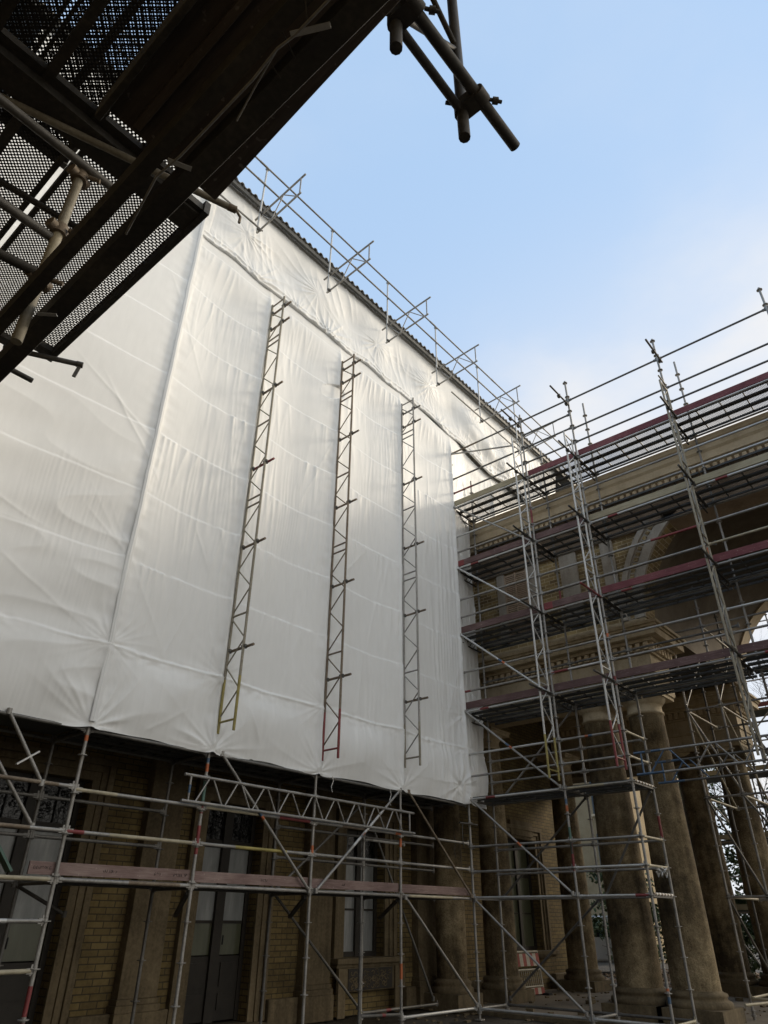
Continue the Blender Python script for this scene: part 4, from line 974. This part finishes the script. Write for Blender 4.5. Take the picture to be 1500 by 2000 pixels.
# hanging upright girder at the scaffold edge with its cross tube
lattice('dark lattice girder hanging at the overhead scaffold edge against the sky', (.97, .80, 4.40), 0, 7.0, 'black', 'black', None, [], sep=.43)
tube = thing('cross_tube', 'dark loose scaffold tube clamped across the hanging girder against the sky', 'tube', (.9, .715, 4.6))
b = MB(); b.tube((-1.2, .03, 0), (.78, 0, 0), .0242, 16, caps=False); b.tube((-1.2, .03, 0), (.78, 0, 0), .021, 16, caps=False); b.build('pipe', M['black'], tube)
for x in (.50, .07):
    b = MB(); b.bar((x - .036, .045, 0), (x + .036, .045, 0), .08, .06); b.tube((x - .03, .0, 0), (x + .03, .0, 0), .034, 12); b.tube((x - .0, .085, -.034), (x, .085, .034), .034, 12)
    b.tube((x + .04, -.02, .01), (x + .085, -.055, .01), .008, 8); b.tube((x + .055, -.03, .01), (x + .072, -.046, .01), .015, 6); b.tube((x - .03, .08, -.01), (x - .075, .115, -.015), .009, 8); b.build('coupler', M['black'], tube)

# ------------------------------------------------------------------ barrier, van, far building
bar = thing('barrier', 'red and white striped plastic site barrier leaning by the brick wall between columns', 'barrier', (19.0, 11.2, 0), R(-4))
b = MB()
for x in (-.5, .55): b.tube((x, 0, .02), (x, .12, 1.02), .022, 8)
b.tube((-.5, .12, 1.02), (.55, .12, 1.02), .022, 8); b.tube((-.5, .075, .62), (.55, .075, .62), .02, 8); b.tube((-.5, .035, .25), (.55, .035, .25), .02, 8)
for k in range(11): x = -.42 + k * .09; b.tube((x, .035, .25), (x, .075, .62), .009, 6)
b.build('frame', M['sign_white'], bar)
for z0, z1, nm in ((.70, .98, 'upper_board'), (.08, .22, 'lower_board')):
    b = MB()
    for k in range(7): x = -.49 + k * .15; y = lambda z: .12 * z - .02; b.bar((x + .075, y(z0), z0), (x + .075, y(z1), z1), .148, .012, up=(0, -1, 0), mi=k % 2)
    b.build(nm, [M['sign_red'], M['sign_white']], bar)
b = MB(); b.box((-.6, -.2, 0), (-.42, .3, .1)); b.box((.46, -.2, 0), (.64, .3, .1)); b.build('foot', M['tyre'], bar, .01)

van = thing('van', 'white van with an orange roof beacon parked beyond the columns', 'van', (31.2, 15.6, 0), R(120))
b = MB(); pf = [(-2.3, .35), (2.35, .35), (2.45, .7), (2.4, 1.0), (1.55, 1.15), (.95, 1.85), (.7, 1.95), (-2.2, 1.95), (-2.35, 1.6)]
b.extrude([(p[0], p[1]) for p in pf], -.88, .88, 'y'); b.build('body', M['van'], van, .09)
b = MB(); b.add([(1.57, -.75, 1.19), (1.57, .75, 1.19), (1.0, .68, 1.80), (1.0, -.68, 1.80)], [(0, 1, 2, 3)])
for s_ in (-1, 1): b.box((-.1, .885 * s_ - .004, 1.2), (.95, .885 * s_ + .004, 1.7)); b.box((-2.0, .885 * s_ - .004, 1.2), (-.25, .885 * s_ + .004, 1.7))
b.build('window', M['carglass'], van)
for x in (-1.45, 1.5):
    for s_ in (-1, 1):
        b = MB(); b.tube((x, .70 * s_, .34), (x, .92 * s_, .34), .34, 24); w = b.build('wheel', M['tyre'], van)
        b = MB(); b.tube((x, .921 * s_, .34), (x, .93 * s_, .34), .2, 16); b.build('hub', M['galv'], w)
b = MB(); b.box((.1, -.6, 1.96), (.4, .6, 2.12)); b.build('beacon', M['orange'], van, .02)
for s_ in (-1, 1): b = MB(); b.box((2.38, .55 * s_ - .16, .72), (2.46, .55 * s_ + .16, .92)); b.build('headlight', M['paper'], van)

fb = thing('plastered_building', 'beige plastered house with dark windows beyond the passage', 'building', (40, 22, 0))
b = MB(); b.box((-1, -6, 0), (8, 12, 9)); b.build('wall', M['render'], fb)
b = MB(); b.box((-1.4, -6.4, 9), (8.4, 12.4, 9.35)); b.build('cornice', M['stone_lt'], fb)
b = MB(); b.add([(-1.4, -6.4, 9.36), (8.4, -6.4, 9.36), (8.4, 12.4, 9.36), (-1.4, 12.4, 9.36), (3.5, -3, 12), (3.5, 9, 12)], [(0, 1, 4), (1, 2, 5, 4), (2, 3, 5), (3, 0, 4, 5)]); b.build('roof', M['fascia'], fb)
for z in (1.2, 4.2, 6.9):
    for y in np.arange(-5, 11, 2.4):
        b = MB(); b.box((-1.03, y, z), (-1.003, y + 1.1, z + 1.7)); w = b.build('window', M['carglass'], fb)
        b = MB(); b.box((-1.1, y - .1, z - .12), (-1.005, y + 1.2, z - .003)); b.box((-1.06, y + .52, z), (-1.035, y + .58, z + 1.7)); b.build('frame', M['plaster_lt'], w)

# ------------------------------------------------------------------ vegetation beyond
def tree(label, x, y, h, seed, spread=.55, group='bare trees beyond the passage'):
    rnd = random.Random(seed); t = thing('bare_tree', label, 'tree', (x, y, 0), 0, group)
    tr, tw = MB(), MB()
    def grow(p, d, ln, r, lev):
        n = 3; q = p
        for i in range(n):
            d = (d + Vector((rnd.uniform(-1, 1), rnd.uniform(-1, 1), rnd.uniform(-.2, .5))) * .16).normalized(); e = q + d * ln / n
            r2 = r * (.86 if lev < 2 else .8)
            (tr if lev < 2 else tw).tube(q, e, r, 7 if lev < 2 else 4, 0, False, r2); q = e; r = r2
            if lev < 5 and (lev > 0 or i > 0):
                for k in range(rnd.choice((1, 2)) if lev else 2):
                    a = Vector((rnd.uniform(-1, 1), rnd.uniform(-1, 1), rnd.uniform(-.1, .8))); nd = (d * .55 + a.normalized() * spread * 1.3).normalized()
                    grow(q, nd, ln * rnd.uniform(.5, .72), r * .55, lev + 1)
    grow(Vector((0, 0, 0)), Vector((0, 0, 1)), h * .42, .02 * h, 0)
    tr.build('trunk', M['bark'], t); tw.build('twigs', M['bark'], t)
tree('tall bare tree behind the far scaffold, nearest the arch', 33.0, 5.5, 15, 1)
tree('bare tree with low branches further behind the arch', 38.0, 9.5, 14, 5)
tree('slim bare tree far right behind the passage', 36.0, 1.0, 14, 9)
def leafy(name, label, cat, x, y, h, w, seed, n, mat, parentgroup=None, trunk=True, lift=.12):
    t = thing(name, label, cat, (x, y, 0), 0, parentgroup); rg = np.random.default_rng(seed)
    K = 40; cz = rg.uniform(lift, 1, K) ; ca = rg.uniform(0, 6.28, K); cr = (1 - .75 * cz) * rg.uniform(.2, 1, K) ** .5 * w
    cl = np.stack([cr * np.cos(ca), cr * np.sin(ca), cz * h], -1); pick = rg.integers(0, K, n)
    c = cl[pick] + rg.normal(0, 1, (n, 3)) * np.array([.26 * w, .26 * w, .06 * h]) * .55
    a = rg.normal(0, 1, (n, 3)); a /= np.linalg.norm(a, axis=1)[:, None]; bb = np.cross(a, rg.normal(0, 1, (n, 3))); bb /= np.linalg.norm(bb, axis=1)[:, None]
    s1 = rg.uniform(.05, .12, n)[:, None]; V = np.stack([c - a * s1, c + bb * s1 * .55, c + a * s1, c - bb * s1 * .55], 1).reshape(-1, 3)
    V[:, 2] = np.maximum(V[:, 2], .03)
    mb = MB(); mb.v = [tuple(p) for p in V]; mb.f = [(4 * i, 4 * i + 1, 4 * i + 2, 4 * i + 3) for i in range(n)]; mb.mi = [0] * n; mb.sm = [False] * n
    mb.build('crown', M[mat], t)
    if trunk:
        b = MB(); b.tube((0, 0, 0), (0, 0, h * .85), .02 * h, 8, 0, True, .01); 
        for k in range(14): z = h * (.12 + .055 * k); aa = k * 2.4; b.tube((0, 0, z), (math.cos(aa) * w * .6 * (1 - z / h), math.sin(aa) * w * .6 * (1 - z / h), z + .3), .025, 5, 0, False, .008)
        b.build('trunk', M['bark'], t)
GE = 'evergreens beyond the passage'
for i, (x, y, h, w, lb) in enumerate([(31.5, 9.5, 9, 2.6, 'dark broad evergreen tree just beyond the columns, left of the others'), (30.5, 6.0, 7.0, 2.2, 'lower dark evergreen tree behind the far scaffold, in the middle'), (32.5, 2.6, 8.5, 2.4, 'dark evergreen tree at the right edge behind the far scaffold'), (31, 13.6, 3.6, 2.4, 'low broad evergreen tree before the beige house')]):
    leafy('evergreen_tree', lb, 'tree', x, y, h, w, 40 + i, 4200, 'evergreen', GE)
for i, (x, y, lb) in enumerate([(28.6, 8.2, 'low evergreen shrub behind the rear columns'), (28.9, 4.4, 'low evergreen shrub at the foot of the far scaffold')]):
    leafy('shrub', lb, 'shrub', x, y, 2.4, 1.7, 60 + i, 3500, 'evergreen', 'shrubs beyond the passage', False, .05)
# leaf litter and rubble
def litter(name, kind_mat, n, x0, x1, y0, y1, s0, s1, zoff, seed):
    rg = np.random.default_rng(seed); c = np.stack([rg.uniform(x0, x1, n), rg.uniform(y0, y1, n), rg.uniform(zoff, zoff + .03, n)], -1)
    a = rg.normal(0, 1, (n, 3)); a[:, 2] *= .35; a /= np.linalg.norm(a, axis=1)[:, None]; bb = np.cross(a, rg.normal(0, .3, (n, 3)) + np.array([0, 0, 1])); bb /= np.linalg.norm(bb, axis=1)[:, None]
    s1_ = rg.uniform(s0, s1, n)[:, None]; V = np.stack([c - a * s1_, c + bb * s1_ * .6, c + a * s1_, c - bb * s1_ * .6], 1).reshape(-1, 3)
    mb = MB(); mb.v = [tuple(p) for p in V]; mb.f = [(4 * i, 4 * i + 1, 4 * i + 2, 4 * i + 3) for i in range(n)]; mb.mi = [0] * n; mb.sm = [False] * n
    o = mb.build(name, M[kind_mat]); o['kind'] = 'stuff'; return o
tag(litter('fallen_leaves', 'litter', 9000, 24.5, 34, 1, 14, .04, .09, .02, 3), 'brown fallen leaves covering the ground beyond the passage', 'leaves')
mb = MB(); rr = random.Random(4)
for k in range(260):
    x, y = rr.uniform(12.5, 24), rr.uniform(4, 11.7); s_ = rr.uniform(.015, .06) if rr.random() < .9 else rr.uniform(.06, .12)
    z = .05 if x > 15.3 else 0.0
    p = [(x + rr.uniform(-1, 1) * s_, y + rr.uniform(-1, 1) * s_, z + (0 if j < 4 else s_ * rr.uniform(.4, .9))) for j in range(7)]
    from mathutils.geometry import convex_hull_2d
    mb.bar((x - s_, y, z + s_ * .3), (x + s_, y + rr.uniform(-1, 1) * s_, z + s_ * rr.uniform(.2, .5)), s_ * 1.3, s_ * .6)
tag(mb.build('rubble', M['stone']), 'bits of broken stone scattered on the ground by the columns', 'rubble', kind='stuff')
